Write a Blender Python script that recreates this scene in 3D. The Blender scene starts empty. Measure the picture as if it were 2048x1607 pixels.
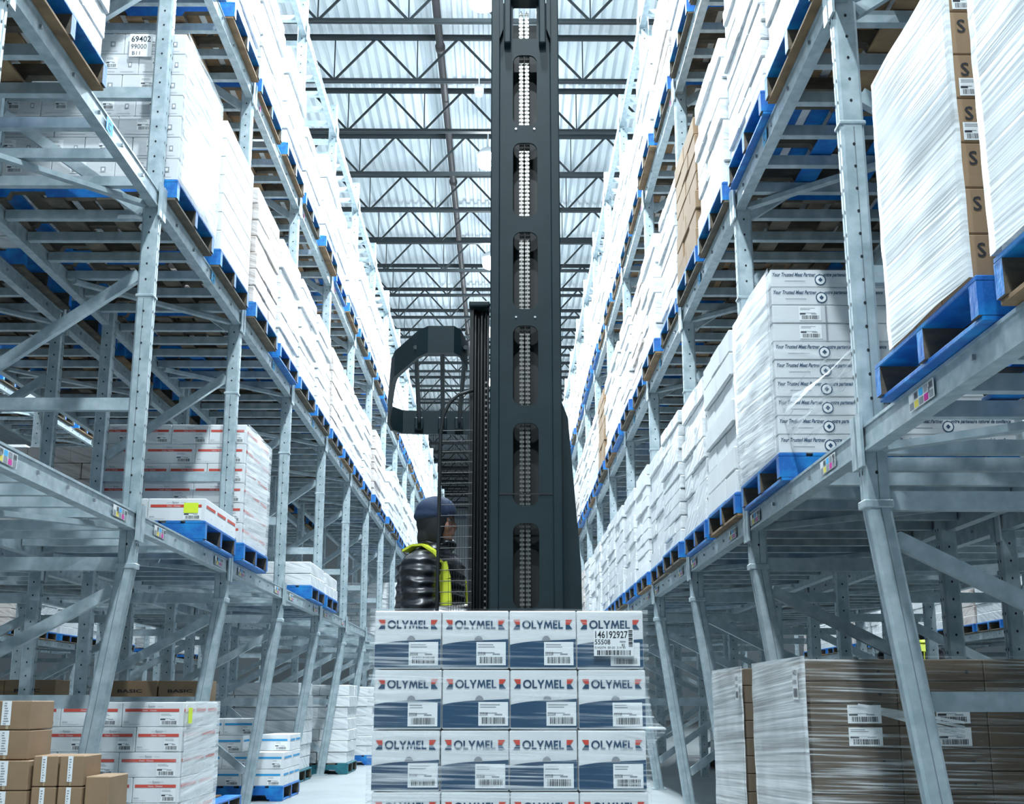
import bpy, bmesh, math, random
from mathutils import Vector, Matrix, noise as mnoise
rnd = random.Random(7)
sc = bpy.context.scene
COL = sc.collection
R = math.radians

# ------------------------------------------------------------------ camera, light, exposure
CAM_H = 0.93
cam_d = bpy.data.cameras.new('camera'); cam = bpy.data.objects.new('camera', cam_d); COL.objects.link(cam)
cam_d.sensor_width = 36.0; cam_d.lens = 2500.0 / 2048.0 * 36.0
cam_d.clip_start = 0.05; cam_d.clip_end = 300
cam.location = (0, 0, CAM_H)
cam.rotation_euler = (R(90 + 13.48), 0, R(-0.37))
sc.camera = cam
sc.view_settings.view_transform = 'Standard'; sc.view_settings.look = 'None'
sc.view_settings.gamma = 1.0; sc.view_settings.use_curve_mapping = False
sc.view_settings.exposure = 0.12
cy = sc.cycles
cy.max_bounces = 6; cy.diffuse_bounces = 4; cy.glossy_bounces = 3; cy.transmission_bounces = 2; cy.transparent_max_bounces = 8
cy.caustics_reflective = False; cy.caustics_refractive = False
cy.use_denoising = True; cy.use_adaptive_sampling = True; cy.adaptive_threshold = 0.02
cy.sample_clamp_indirect = 6.0

w = bpy.data.worlds.new('world'); sc.world = w; w.use_nodes = True
bg = w.node_tree.nodes['Background']
bg.inputs[0].default_value = (0.20, 0.55, 0.74, 1); bg.inputs[1].default_value = 0.10

LAMP_Y = [-5.4, -0.4, 4.6, 9.6, 14.6, 19.57, 24.6, 29.6, 34.6, 39.6]
LAMP_W = 520.0
LAMP_COL = (0.82, 0.94, 1.0)
LAMP_Z = 9.68
AISLES = [(-0.28, LAMP_Y, LAMP_W), (-6.3, [4.6, 12.1, 19.6, 27.1, 34.6], 420.0), (5.6, [4.6, 12.1, 19.6, 27.1, 34.6], 420.0)]

# ------------------------------------------------------------------ materials
MATS = {}
def mat(name, col, rough=0.6, metal=0.0, noise=None, bump=0.0, bscale=60.0, emit=0.0, spec=0.5):
    """noise=(scale, colour2, lo, hi[, stretch]) mixes a second colour as wear or grain"""
    m = bpy.data.materials.new(name); m.use_nodes = True
    nt = m.node_tree; b = nt.nodes['Principled BSDF']
    b.inputs['Base Color'].default_value = (*col, 1)
    b.inputs['Roughness'].default_value = rough; b.inputs['Metallic'].default_value = metal
    b.inputs['Specular IOR Level'].default_value = spec
    if emit:
        b.inputs['Emission Color'].default_value = (*col, 1); b.inputs['Emission Strength'].default_value = emit
    if noise or bump:
        tc = nt.nodes.new('ShaderNodeTexCoord')
    if noise:
        mp = nt.nodes.new('ShaderNodeMapping'); nt.links.new(tc.outputs['Object'], mp.inputs[0])
        if len(noise) > 4: mp.inputs['Scale'].default_value = noise[4]
        n = nt.nodes.new('ShaderNodeTexNoise'); n.inputs['Scale'].default_value = noise[0]; n.inputs['Detail'].default_value = 4
        nt.links.new(mp.outputs[0], n.inputs['Vector'])
        r = nt.nodes.new('ShaderNodeValToRGB'); r.color_ramp.elements[0].position = noise[2]; r.color_ramp.elements[1].position = noise[3]
        r.color_ramp.elements[0].color = (*col, 1); r.color_ramp.elements[1].color = (*noise[1], 1)
        nt.links.new(n.outputs['Fac'], r.inputs[0]); nt.links.new(r.outputs[0], b.inputs['Base Color'])
    if bump:
        n2 = nt.nodes.new('ShaderNodeTexNoise'); n2.inputs['Scale'].default_value = bscale; n2.inputs['Detail'].default_value = 3
        nt.links.new(tc.outputs['Object'], n2.inputs['Vector'])
        bp = nt.nodes.new('ShaderNodeBump'); bp.inputs['Strength'].default_value = bump; bp.inputs['Distance'].default_value = 0.01
        nt.links.new(n2.outputs['Fac'], bp.inputs['Height']); nt.links.new(bp.outputs[0], b.inputs['Normal'])
    MATS[name] = m
    return m

def streak_nodes(nt, tc, kx, ky, kz, shear, scale=1.0, detail=3.0):
    """noise stretched into long creases that climb along the wrap direction"""
    s = nt.nodes.new('ShaderNodeSeparateXYZ'); nt.links.new(tc.outputs['Object'], s.inputs[0])
    a = nt.nodes.new('ShaderNodeMath'); a.operation = 'ADD'; nt.links.new(s.outputs[0], a.inputs[0]); nt.links.new(s.outputs[1], a.inputs[1])
    m1 = nt.nodes.new('ShaderNodeMath'); m1.operation = 'MULTIPLY'; m1.inputs[1].default_value = shear; nt.links.new(a.outputs[0], m1.inputs[0])
    m2 = nt.nodes.new('ShaderNodeMath'); m2.operation = 'MULTIPLY_ADD'; m2.inputs[1].default_value = kz; nt.links.new(s.outputs[2], m2.inputs[0]); nt.links.new(m1.outputs[0], m2.inputs[2])
    mx = nt.nodes.new('ShaderNodeMath'); mx.operation = 'MULTIPLY'; mx.inputs[1].default_value = kx; nt.links.new(s.outputs[0], mx.inputs[0])
    my = nt.nodes.new('ShaderNodeMath'); my.operation = 'MULTIPLY'; my.inputs[1].default_value = ky; nt.links.new(s.outputs[1], my.inputs[0])
    c = nt.nodes.new('ShaderNodeCombineXYZ'); nt.links.new(mx.outputs[0], c.inputs[0]); nt.links.new(my.outputs[0], c.inputs[1]); nt.links.new(m2.outputs[0], c.inputs[2])
    n = nt.nodes.new('ShaderNodeTexNoise'); n.inputs['Scale'].default_value = scale; n.inputs['Detail'].default_value = detail
    nt.links.new(c.outputs[0], n.inputs['Vector'])
    return n.outputs['Fac']

def film(name, base, streak, lo, hi, kx=1.0, even=0.85, shear=8.0, kz=34.0, col=(0.9, 0.94, 0.96), rough=0.22):
    """clear stretch film: mostly see-through, milky where creased, glints painted in as white streaks"""
    m = bpy.data.materials.new(name); m.use_nodes = True
    nt = m.node_tree; b = nt.nodes['Principled BSDF']; out = nt.nodes['Material Output']
    b.inputs['Base Color'].default_value = (*col, 1); b.inputs['Roughness'].default_value = rough
    tc = nt.nodes.new('ShaderNodeTexCoord')
    f = streak_nodes(nt, tc, kx, kx, kz, shear)
    r = nt.nodes.new('ShaderNodeValToRGB'); r.color_ramp.elements[0].position = lo; r.color_ramp.elements[1].position = hi
    r.color_ramp.elements[0].color = (base,) * 3 + (1,); r.color_ramp.elements[1].color = (streak,) * 3 + (1,)
    nt.links.new(f, r.inputs[0])
    n3 = nt.nodes.new('ShaderNodeTexNoise'); n3.inputs['Scale'].default_value = 3.0; nt.links.new(tc.outputs['Object'], n3.inputs['Vector'])
    r3 = nt.nodes.new('ShaderNodeValToRGB'); r3.color_ramp.elements[0].position = 0.4; r3.color_ramp.elements[1].position = 0.68
    r3.color_ramp.elements[0].color = (0, 0, 0, 1); r3.color_ramp.elements[1].color = (1, 1, 1, 1)
    nt.links.new(n3.outputs['Fac'], r3.inputs[0])
    pa = nt.nodes.new('ShaderNodeMath'); pa.operation = 'MULTIPLY_ADD'; pa.inputs[1].default_value = 1.0 - even; pa.inputs[2].default_value = even
    nt.links.new(r3.outputs[0], pa.inputs[0])
    mm = nt.nodes.new('ShaderNodeMath'); mm.operation = 'MULTIPLY'; mm.use_clamp = True
    nt.links.new(pa.outputs[0], mm.inputs[0]); nt.links.new(r.outputs[0], mm.inputs[1])
    bp = nt.nodes.new('ShaderNodeBump'); bp.inputs['Strength'].default_value = 0.4; bp.inputs['Distance'].default_value = 0.008
    nt.links.new(f, bp.inputs['Height']); nt.links.new(bp.outputs[0], b.inputs['Normal'])
    tr = nt.nodes.new('ShaderNodeBsdfTransparent'); mix = nt.nodes.new('ShaderNodeMixShader')
    nt.links.new(mm.outputs[0], mix.inputs[0]); nt.links.new(tr.outputs[0], mix.inputs[1]); nt.links.new(b.outputs[0], mix.inputs[2])
    nt.links.new(mix.outputs[0], out.inputs[0])
    MATS[name] = m; return m

def wrapped(name, col, col2, shear=8.0):
    """opaque look of many layers of film drawn tight over cartons"""
    m = bpy.data.materials.new(name); m.use_nodes = True
    nt = m.node_tree; b = nt.nodes['Principled BSDF']; b.inputs['Roughness'].default_value = 0.35
    tc = nt.nodes.new('ShaderNodeTexCoord')
    f = streak_nodes(nt, tc, 3.0, 3.0, 30.0, shear)
    r = nt.nodes.new('ShaderNodeValToRGB'); r.color_ramp.elements[0].position = 0.34; r.color_ramp.elements[1].position = 0.52
    r.color_ramp.elements[0].color = (*col2, 1); r.color_ramp.elements[1].color = (*col, 1)
    nt.links.new(f, r.inputs[0]); nt.links.new(r.outputs[0], b.inputs['Base Color'])
    bp = nt.nodes.new('ShaderNodeBump'); bp.inputs['Strength'].default_value = 0.55; bp.inputs['Distance'].default_value = 0.012
    nt.links.new(f, bp.inputs['Height']); nt.links.new(bp.outputs[0], b.inputs['Normal'])
    MATS[name] = m; return m

mat('galvanised', (0.32, 0.405, 0.445), 0.42, 0.3, (14, (0.49, 0.57, 0.61), 0.35, 0.7), 0.08, 30)
mat('weld_seam', (0.16, 0.20, 0.22), 0.6)
mat('hole', (0.015, 0.02, 0.025), 0.9)
mat('blue_paint', (0.003, 0.12, 0.44), 0.5, 0, (9, (0.008, 0.28, 0.68), 0.45, 0.75), 0.25, 40)
mat('wood', (0.30, 0.19, 0.10), 0.8, 0, (3, (0.15, 0.095, 0.055), 0.35, 0.7, (2, 2, 14)), 0.3, 50)
mat('dark_wood_and_shade', (0.085, 0.075, 0.06), 0.85, 0, (3, (0.16, 0.125, 0.085), 0.4, 0.7, (3, 3, 9)), 0.3, 50)  # bare dark boards, and a stand-in for shadow inside pallets
mat('teal_paint', (0.01, 0.12, 0.16), 0.55, 0, (9, (0.02, 0.2, 0.25), 0.45, 0.75), 0.2, 40)
mat('white_card', (0.80, 0.82, 0.83), 0.62, 0, (2.5, (0.72, 0.74, 0.76), 0.4, 0.7), 0.06, 35)
mat('grey_card', (0.70, 0.72, 0.74), 0.65, 0, (2.5, (0.62, 0.64, 0.66), 0.4, 0.7), 0.06, 35)
mat('brown_card', (0.33, 0.215, 0.125), 0.75, 0, (3, (0.27, 0.175, 0.10), 0.4, 0.7), 0.08, 40)
mat('shaded_brown_card', (0.135, 0.098, 0.064), 0.7, 0, (3, (0.11, 0.08, 0.055), 0.4, 0.7), 0.08, 40)  # brown card with the shade on the floor loads put into its colour
mat('white_print', (0.84, 0.86, 0.87), 0.5)
mat('black_print', (0.02, 0.022, 0.03), 0.7)
mat('grey_print', (0.28, 0.30, 0.33), 0.7)
mat('red_print', (0.62, 0.06, 0.035), 0.6)
mat('navy_print', (0.006, 0.04, 0.095), 0.5, 0, (3, (0.012, 0.07, 0.15), 0.3, 0.7))
mat('blue_print', (0.03, 0.33, 0.66), 0.6)
mat('cyan_tag', (0.05, 0.45, 0.85), 0.6)
mat('yellow_tag', (0.72, 0.86, 0.03), 0.6)
mat('magenta_tag', (0.65, 0.03, 0.32), 0.6)
mat('yellow_sq', (0.85, 0.70, 0.10), 0.6)
mat('tape', (0.46, 0.36, 0.24), 0.3)
mat('mast_paint', (0.006, 0.018, 0.022), 0.5, 0.0, (5, (0.010, 0.023, 0.028), 0.4, 0.7), 0.03, 80, spec=0.3)
mat('mast_dark', (0.007, 0.010, 0.012), 0.5)
mat('black_rubber', (0.012, 0.013, 0.015), 0.45)
mat('chain_steel', (0.34, 0.33, 0.31), 0.3, 0.9)
mat('steel', (0.45, 0.47, 0.5), 0.3, 0.9)
mat('joist_paint', (0.016, 0.024, 0.028), 0.6)
mat('pipe_paint', (0.03, 0.027, 0.028), 0.6)
mat('deck_white', (0.74, 0.79, 0.82), 0.55, 0, (0.8, (0.62, 0.68, 0.72), 0.4, 0.7))
mat('concrete', (0.33, 0.36, 0.37), 0.45, 0, (1.3, (0.26, 0.29, 0.305), 0.35, 0.7), 0.05, 20)
mat('wall_panel', (0.62, 0.68, 0.71), 0.6)
mat('lamp_housing', (0.7, 0.72, 0.74), 0.5)
mat('lamp_lens', (0.9, 0.96, 1.0), 0.3, emit=40.0)
mat('skin', (0.30, 0.15, 0.10), 0.55, spec=0.4)
mat('jacket', (0.010, 0.012, 0.016), 0.33, 0, None, 0.0)
mat('hood', (0.008, 0.009, 0.012), 0.85)
mat('cap_cloth', (0.014, 0.03, 0.075), 0.75, 0, None, 0.15, 90)
mat('hivis', (0.75, 0.83, 0.05), 0.6)
mat('eye_white', (0.7, 0.7, 0.68), 0.3)
mat('red_cloth', (0.45, 0.02, 0.03), 0.7)
film('film_clear', 0.05, 0.80, 0.50, 0.70, kx=2.0, even=0.34, shear=2.0, kz=85.0)  # pale streaks paint in the highlights on the wrap
film('film_faint', 0.03, 0.30, 0.56, 0.78, shear=5.0, kz=40.0)
film('film_soft', 0.30, 0.85, 0.40, 0.66, kx=0.8, shear=-3.0, kz=44.0)
film('film_thick', 0.66, 0.97, 0.32, 0.56, kx=0.6, shear=-2.5, kz=60.0)
film('film_thick_l', 0.50, 0.92, 0.36, 0.62, kx=0.6, shear=2.5, kz=60.0)
wrapped('wrap_white', (0.80, 0.82, 0.83), (0.60, 0.63, 0.66), 10)
wrapped('wrap_pink', (0.72, 0.66, 0.63), (0.50, 0.42, 0.38), 10)
wrapped('wrap_grey', (0.70, 0.73, 0.75), (0.50, 0.54, 0.57), -12)
def quilt():
    m = MATS['jacket']; nt = m.node_tree; b = nt.nodes['Principled BSDF']
    tc = nt.nodes.new('ShaderNodeTexCoord')
    wv = nt.nodes.new('ShaderNodeTexWave'); wv.bands_direction = 'Z'; wv.inputs['Scale'].default_value = 5.2; wv.inputs['Distortion'].default_value = 3.0; wv.inputs['Detail'].default_value = 2
    nt.links.new(tc.outputs['Object'], wv.inputs['Vector'])
    bp = nt.nodes.new('ShaderNodeBump'); bp.inputs['Strength'].default_value = 0.8; bp.inputs['Distance'].default_value = 0.02
    nt.links.new(wv.outputs['Fac'], bp.inputs['Height']); nt.links.new(bp.outputs[0], b.inputs['Normal'])
quilt()

# ------------------------------------------------------------------ mesh helpers
class MB:
    def __init__(s): s.v = []; s.f = []; s.m = []
    def face(s, pts, m):
        i = len(s.v); s.v += [tuple(p) for p in pts]; s.f.append(tuple(range(i, i + len(pts)))); s.m.append(m)
    def box(s, x0, x1, y0, y1, z0, z1, m):
        i = len(s.v)
        s.v += [(x, y, z) for z in (z0, z1) for y in (y0, y1) for x in (x0, x1)]
        for q in ((0, 2, 3, 1), (4, 5, 7, 6), (0, 1, 5, 4), (2, 6, 7, 3), (0, 4, 6, 2), (1, 3, 7, 5)):
            s.f.append(tuple(i + k for k in q)); s.m.append(m)
    def bar(s, p, q, wd, ht, m, roll=0.0):
        p = Vector(p); q = Vector(q); d = (q - p).normalized()
        ref = Vector((0, 0, 1)) if abs(d.z) < 0.95 else Vector((0, 1, 0))
        a = d.cross(ref).normalized(); b = a.cross(d).normalized()
        if roll:
            rm = Matrix.Rotation(roll, 3, d); a = rm @ a; b = rm @ b
        i = len(s.v)
        for c in (p, q):
            for sa, sb in ((-1, -1), (1, -1), (1, 1), (-1, 1)):
                s.v.append(tuple(c + a * (sa * wd / 2) + b * (sb * ht / 2)))
        for k in range(4):
            s.f.append((i + k, i + (k + 1) % 4, i + 4 + (k + 1) % 4, i + 4 + k)); s.m.append(m)
        s.f.append((i + 3, i + 2, i + 1, i)); s.m.append(m); s.f.append((i + 4, i + 5, i + 6, i + 7)); s.m.append(m)
    def tube(s, pts, r, m, n=8):
        pts = [Vector(p) for p in pts]; rs = r if isinstance(r, (list, tuple)) else [r] * len(pts); i0 = len(s.v)
        d0 = (pts[1] - pts[0]).normalized()
        a = d0.cross(Vector((0, 0, 1)) if abs(d0.z) < 0.9 else Vector((0, 1, 0))).normalized()
        for k, p in enumerate(pts):
            d = ((pts[min(k + 1, len(pts) - 1)] - pts[max(k - 1, 0)])).normalized()
            a = (a - d * a.dot(d)).normalized(); b = d.cross(a)
            for j in range(n):
                t = 2 * math.pi * j / n
                s.v.append(tuple(p + a * (rs[k] * math.cos(t)) + b * (rs[k] * math.sin(t))))
        for k in range(len(pts) - 1):
            for j in range(n):
                s.f.append((i0 + k * n + j, i0 + k * n + (j + 1) % n, i0 + (k + 1) * n + (j + 1) % n, i0 + (k + 1) * n + j)); s.m.append(m)
        s.f.append(tuple(i0 + j for j in reversed(range(n)))); s.m.append(m)
        e = i0 + (len(pts) - 1) * n; s.f.append(tuple(e + j for j in range(n))); s.m.append(m)
    def ball(s, c, r, m, n=14, k=10, rot=None):
        r = r if isinstance(r, (list, tuple)) else (r, r, r); i0 = len(s.v)
        for a in range(k + 1):
            ph = math.pi * a / k
            for b in range(n):
                th = 2 * math.pi * b / n
                p = Vector((r[0] * math.sin(ph) * math.cos(th), r[1] * math.sin(ph) * math.sin(th), r[2] * math.cos(ph)))
                if rot is not None: p = rot @ p
                s.v.append((c[0] + p.x, c[1] + p.y, c[2] + p.z))
        for a in range(k):
            for b in range(n):
                s.f.append((i0 + a * n + b, i0 + (a + 1) * n + b, i0 + (a + 1) * n + (b + 1) % n, i0 + a * n + (b + 1) % n)); s.m.append(m)
    def prism(s, poly, f0, f1, m):
        """poly: list of 2-D points; f0/f1 map a point to the two end faces"""
        n = len(poly); i = len(s.v)
        s.v += [tuple(f0(*p)) for p in poly] + [tuple(f1(*p)) for p in poly]
        s.f.append(tuple(i + k for k in reversed(range(n)))); s.m.append(m)
        s.f.append(tuple(i + n + k for k in range(n))); s.m.append(m)
        for k in range(n):
            s.f.append((i + k, i + (k + 1) % n, i + n + (k + 1) % n, i + n + k)); s.m.append(m)
    def cbox(s, x0, x1, y0, y1, z0, z1, b, m):
        """box with chamfered edges"""
        i = len(s.v); idx = {}
        X = (x0, x1); Y = (y0, y1); Z = (z0, z1); sg = (1, -1)
        for a in (0, 1):
            for c in (0, 1):
                for d in (0, 1):
                    for ax in range(3):
                        p = [X[a] + sg[a] * b, Y[c] + sg[c] * b, Z[d] + sg[d] * b]
                        p[ax] = (X, Y, Z)[ax][(a, c, d)[ax]]
                        idx[(a, c, d, ax)] = len(s.v); s.v.append(tuple(p))
        def F(*k):
            s.f.append(tuple(idx[q] for q in k)); s.m.append(m)
        for v in (0, 1):
            F((v,0,0,0),(v,1,0,0),(v,1,1,0),(v,0,1,0)); F((0,v,0,1),(1,v,0,1),(1,v,1,1),(0,v,1,1)); F((0,0,v,2),(1,0,v,2),(1,1,v,2),(0,1,v,2))
        for a in (0, 1):
            for c in (0, 1):
                F((a,c,0,0),(a,c,1,0),(a,c,1,1),(a,c,0,1)); F((a,0,c,0),(a,1,c,0),(a,1,c,2),(a,0,c,2)); F((0,a,c,1),(1,a,c,1),(1,a,c,2),(0,a,c,2))
                for d in (0, 1): F((a,c,d,0),(a,c,d,1),(a,c,d,2))
    def mesh(s, name, smooth=False):
        me = bpy.data.meshes.new(name); me.from_pydata(s.v, [], s.f)
        slots = []
        for k in s.m:
            if k not in slots: slots.append(k)
        for k in slots: me.materials.append(MATS[k])
        lut = {k: j for j, k in enumerate(slots)}
        me.polygons.foreach_set('material_index', [lut[k] for k in s.m])
        if smooth: me.polygons.foreach_set('use_smooth', [True] * len(s.f))
        bm = bmesh.new(); bm.from_mesh(me); bmesh.ops.recalc_face_normals(bm, faces=bm.faces); bm.to_mesh(me); bm.free()
        me.update(); return me

def put(name, me, parent=None, loc=(0, 0, 0), rot=(0, 0, 0)):
    o = bpy.data.objects.new(name, me); COL.objects.link(o)
    o.location = loc; o.rotation_euler = rot
    if parent: o.parent = parent
    return o
def tag(o, label, cat, group=None, kind=None):
    o['label'] = label; o['category'] = cat
    if group: o['group'] = group
    if kind: o['kind'] = kind
    return o
def thing(name, label, cat, loc=(0, 0, 0), rz=0.0, group=None):
    o = bpy.data.objects.new(name, None); COL.objects.link(o); o.location = loc; o.rotation_euler = (0, 0, rz)
    o.empty_display_size = 0.1
    return tag(o, label, cat, group)
def copy_tree(o, loc, rz=0.0, label=None, group=None, parent=None):
    c = o.copy(); COL.objects.link(c)
    if parent: c.parent = parent
    else:
        c.location = loc; c.rotation_euler = (0, 0, rz)
        if label: c['label'] = label
        if group: c['group'] = group
    for ch in o.children: copy_tree(ch, None, 0, None, None, c)
    return c
ORD = 'zeroth first second third fourth fifth sixth seventh eighth ninth tenth eleventh twelfth thirteenth fourteenth fifteenth sixteenth seventeenth eighteenth nineteenth twentieth'.split() + ['twenty-' + w for w in 'first second third fourth fifth sixth seventh eighth ninth'.split()] + ['thirtieth'] + ['thirty-' + w for w in 'first second third fourth fifth'.split()]

_txt = {}
def text2d(s, bold=0.0):
    if (s, bold) in _txt: return _txt[(s, bold)]
    slant = 0.35 if s.startswith('Your') else 0.0
    cu = bpy.data.curves.new('lettering', 'FONT'); cu.body = s; cu.size = 1.0; cu.offset = bold; cu.resolution_u = 2; cu.shear = slant
    o = bpy.data.objects.new('lettering', cu); COL.objects.link(o)
    dg = bpy.context.evaluated_depsgraph_get(); me = bpy.data.meshes.new_from_object(o.evaluated_get(dg))
    v = [(p.co.x, p.co.y) for p in me.vertices]; f = [tuple(p.vertices) for p in me.polygons]
    bpy.data.objects.remove(o); bpy.data.curves.remove(cu); bpy.data.meshes.remove(me)
    xs = [p[0] for p in v]; x0 = min(xs); wd = max(xs) - x0
    _txt[(s, bold)] = ([(x - x0, y) for x, y in v], f, wd)
    return _txt[(s, bold)]

class Print:
    """flat print on one face of a carton, sign or beam: u to the reader's right, v up"""
    def __init__(s, mb, origin, udir, vdir=(0, 0, 1), eps=0.0007):
        s.mb = mb; s.o = Vector(origin); s.u = Vector(udir); s.v = Vector(vdir); s.n = s.u.cross(s.v); s.e = eps
    def P(s, u, v, l): return s.o + s.u * u + s.v * v + s.n * (s.e * l)
    def poly(s, pts, m, l=1): s.mb.face([s.P(u, v, l) for u, v in pts], m)
    def rect(s, u0, u1, v0, v1, m, l=1): s.poly([(u0, v0), (u1, v0), (u1, v1), (u0, v1)], m, l)
    def text(s, t, u, v, h, m, l=2, width=None, bold=0.0):
        """h = cap height; width = total width"""
        vs, fs, wd = text2d(t, bold); sy = h / 0.7; sx = (width / wd) if width else sy
        i = len(s.mb.v); s.mb.v += [tuple(s.P(u + x * sx, v + y * sy, l)) for x, y in vs]
        for f in fs: s.mb.f.append(tuple(i + k for k in f)); s.mb.m.append(m)
    def bars(s, u0, u1, v0, v1, m, l, seed=1):
        r = random.Random(seed); u = u0
        while u < u1:
            a = r.choice((1, 1, 2, 3)) * (u1 - u0) / 70; s.rect(u, min(u + a, u1), v0, v1, m, l); u += a + r.choice((1, 1, 2)) * (u1 - u0) / 70
    def label(s, u0, u1, v0, v1, l=1, seed=1, code=None):
        W = u1 - u0; H = v1 - v0
        s.rect(u0, u1, v0, v1, 'white_print', l)
        s.bars(u0 + W * 0.12, u1 - W * 0.1, v0 + H * 0.08, v0 + H * 0.36, 'black_print', l + 1, seed)
        r = random.Random(seed)
        for k, vv in enumerate((0.9, 0.8, 0.55)):
            s.rect(u0 + W * 0.06, u0 + W * (0.45 + 0.3 * r.random()), v0 + H * (vv - 0.035), v0 + H * vv, 'grey_print', l + 1)
        if code: s.text(code, u0 + W * 0.04, v0 + H * 0.42, H * 0.15, 'black_print', l + 1, width=W * 0.27)
        else: s.rect(u0 + W * 0.04, u0 + W * 0.3, v0 + H * 0.42, v0 + H * 0.52, 'black_print', l + 1)
        s.rect(u0 + W * 0.55, u0 + W * 0.8, v0 + H * 0.44, v0 + H * 0.5, 'grey_print', l + 1)

def front(mb, w_, d_, eps=0.0007): return Print(mb, (-w_ / 2, -d_ / 2, 0), (1, 0, 0), eps=eps)
def side_pos(mb, w_, d_, eps=0.0007): return Print(mb, (w_ / 2, -d_ / 2, 0), (0, 1, 0), eps=eps)      # +X face
def side_neg(mb, w_, d_, eps=0.0007): return Print(mb, (-w_ / 2, d_ / 2, 0), (0, -1, 0), eps=eps)     # -X face

def grid_noise(p, s=3.0): return mnoise.noise(Vector(p) * s)

# ------------------------------------------------------------------ the setting
m = MB(); m.box(-26, 26, -14, 66, -0.2, 0, 'concrete'); o = put('floor', m.mesh('floor')); o['kind'] = 'structure'; o['label'] = 'pale polished concrete warehouse floor'
DECK_Z = 10.78
m = MB(); P_ = 0.152; prof = []
x = -26.0
while x < 26:
    prof += [(x, 0.0), (x + 0.06, 0.0), (x + 0.085, 0.055), (x + 0.127, 0.055)]; x += P_
i0 = 0
for yy in (-14.0, 66.0):
    m.v += [(px, yy, DECK_Z + pz) for px, pz in prof]
n_ = len(prof)
for k in range(n_ - 1):
    m.f.append((k, k + 1, n_ + k + 1, n_ + k)); m.m.append('deck_white')
o = put('ceiling', m.mesh('ceiling')); o['kind'] = 'structure'; o['label'] = 'white corrugated steel roof deck'
for nm, bx in (('wall_far', (-26, 26, 66, 66.2, 0, 10.9)), ('wall_left', (-26.2, -26, -14, 66, 0, 10.9)), ('wall_right', (26, 26.2, -14, 66, 0, 10.9))):
    m = MB(); m.box(*bx, 'wall_panel'); o = put(nm, m.mesh(nm)); o['kind'] = 'structure'; o['label'] = {'wall_far': 'pale end wall beyond the racks', 'wall_left': 'pale side wall beyond the operator-side racks', 'wall_right': 'pale side wall beyond the opposite racks'}[nm]

# open-web roof joists
JB, JT = 9.93, 10.70
def joist_protos():
    L = 16.0; top = MB(); bot = MB(); web = MB()
    for sy in (-1, 1):
        top.box(-L, L, 0.012 * sy - 0.03 * (sy < 0), 0.012 * sy + 0.03 * (sy > 0), JT - 0.012, JT, 'joist_paint')
        top.box(-L, L, 0.012 * sy - 0.006, 0.012 * sy + 0.006, JT - 0.075, JT, 'joist_paint')
        bot.box(-L, L, 0.012 * sy - 0.028 * (sy < 0), 0.012 * sy + 0.028 * (sy > 0), JB, JB + 0.011, 'joist_paint')
        bot.box(-L, L, 0.012 * sy - 0.006, 0.012 * sy + 0.006, JB, JB + 0.06, 'joist_paint')
    x = -L
    while x < L - 0.1:
        web.bar((x, 0, JB + 0.03), (x + 0.62, 0, JT - 0.04), 0.022, 0.034, 'joist_paint'); web.bar((x + 0.62, 0, JT - 0.04), (x + 1.24, 0, JB + 0.03), 0.022, 0.034, 'joist_paint')
        web.bar((x + 1.24, 0, JB + 0.03), (x + 1.24, 0, JT - 0.04), 0.016, 0.022, 'joist_paint'); x += 1.24
    return top.mesh('top_chord'), bot.mesh('bottom_chord'), web.mesh('web')
jt, jb, jw = joist_protos()
for k in range(28):
    yy = 13.69 + 1.69 * k
    dk = round((yy - 19.57) / 1.69)
    t = thing('roof_joist', ('dark open-web steel roof joist directly by the lit lamp' if dk == 0 else 'dark open-web steel roof joist, %s %s the lit lamp' % (ORD[abs(dk)], 'beyond' if dk > 0 else 'before')), 'roof joist', (-0.19, yy, 0), 0, 'open-web joists under the roof deck')
    put('top_chord', jt, t); put('bottom_chord', jb, t); put('web', jw, t)
m = MB(); m.tube([(-0.97, yy, 10.5) for yy in (8, 20, 32, 44, 60)], 0.057, 'pipe_paint', 10)
for k in range(9): m.tube([(-0.97, 12 + 5 * k, 10.5), (-0.97, 12.12 + 5 * k, 10.5)], 0.075, 'pipe_paint', 10)
tag(put('sprinkler_pipe', m.mesh('sprinkler_pipe', True)), 'long dark sprinkler pipe running under the roof deck along the aisle', 'pipe')
t = thing('sensor_box', 'small white sensor box under a roof joist above the lamp', 'sensor', (-0.38, 17.0, 9.72))
m = MB(); m.cbox(-0.07, 0.07, -0.05, 0.05, 0, 0.10, 0.012, 'lamp_housing'); put('housing', m.mesh('housing'), t)
m = MB(); m.cbox(-0.06, 0.06, -0.05, 0.05, -0.05, -0.0, 0.015, 'lamp_housing'); put('lens', m.mesh('lens'), t)
m = MB(); m.tube([(0.0, 0, 0.13), (0.0, 0, 0.32)], 0.01, 'lamp_housing', 6); put('bracket', m.mesh('bracket'), t)

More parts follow.
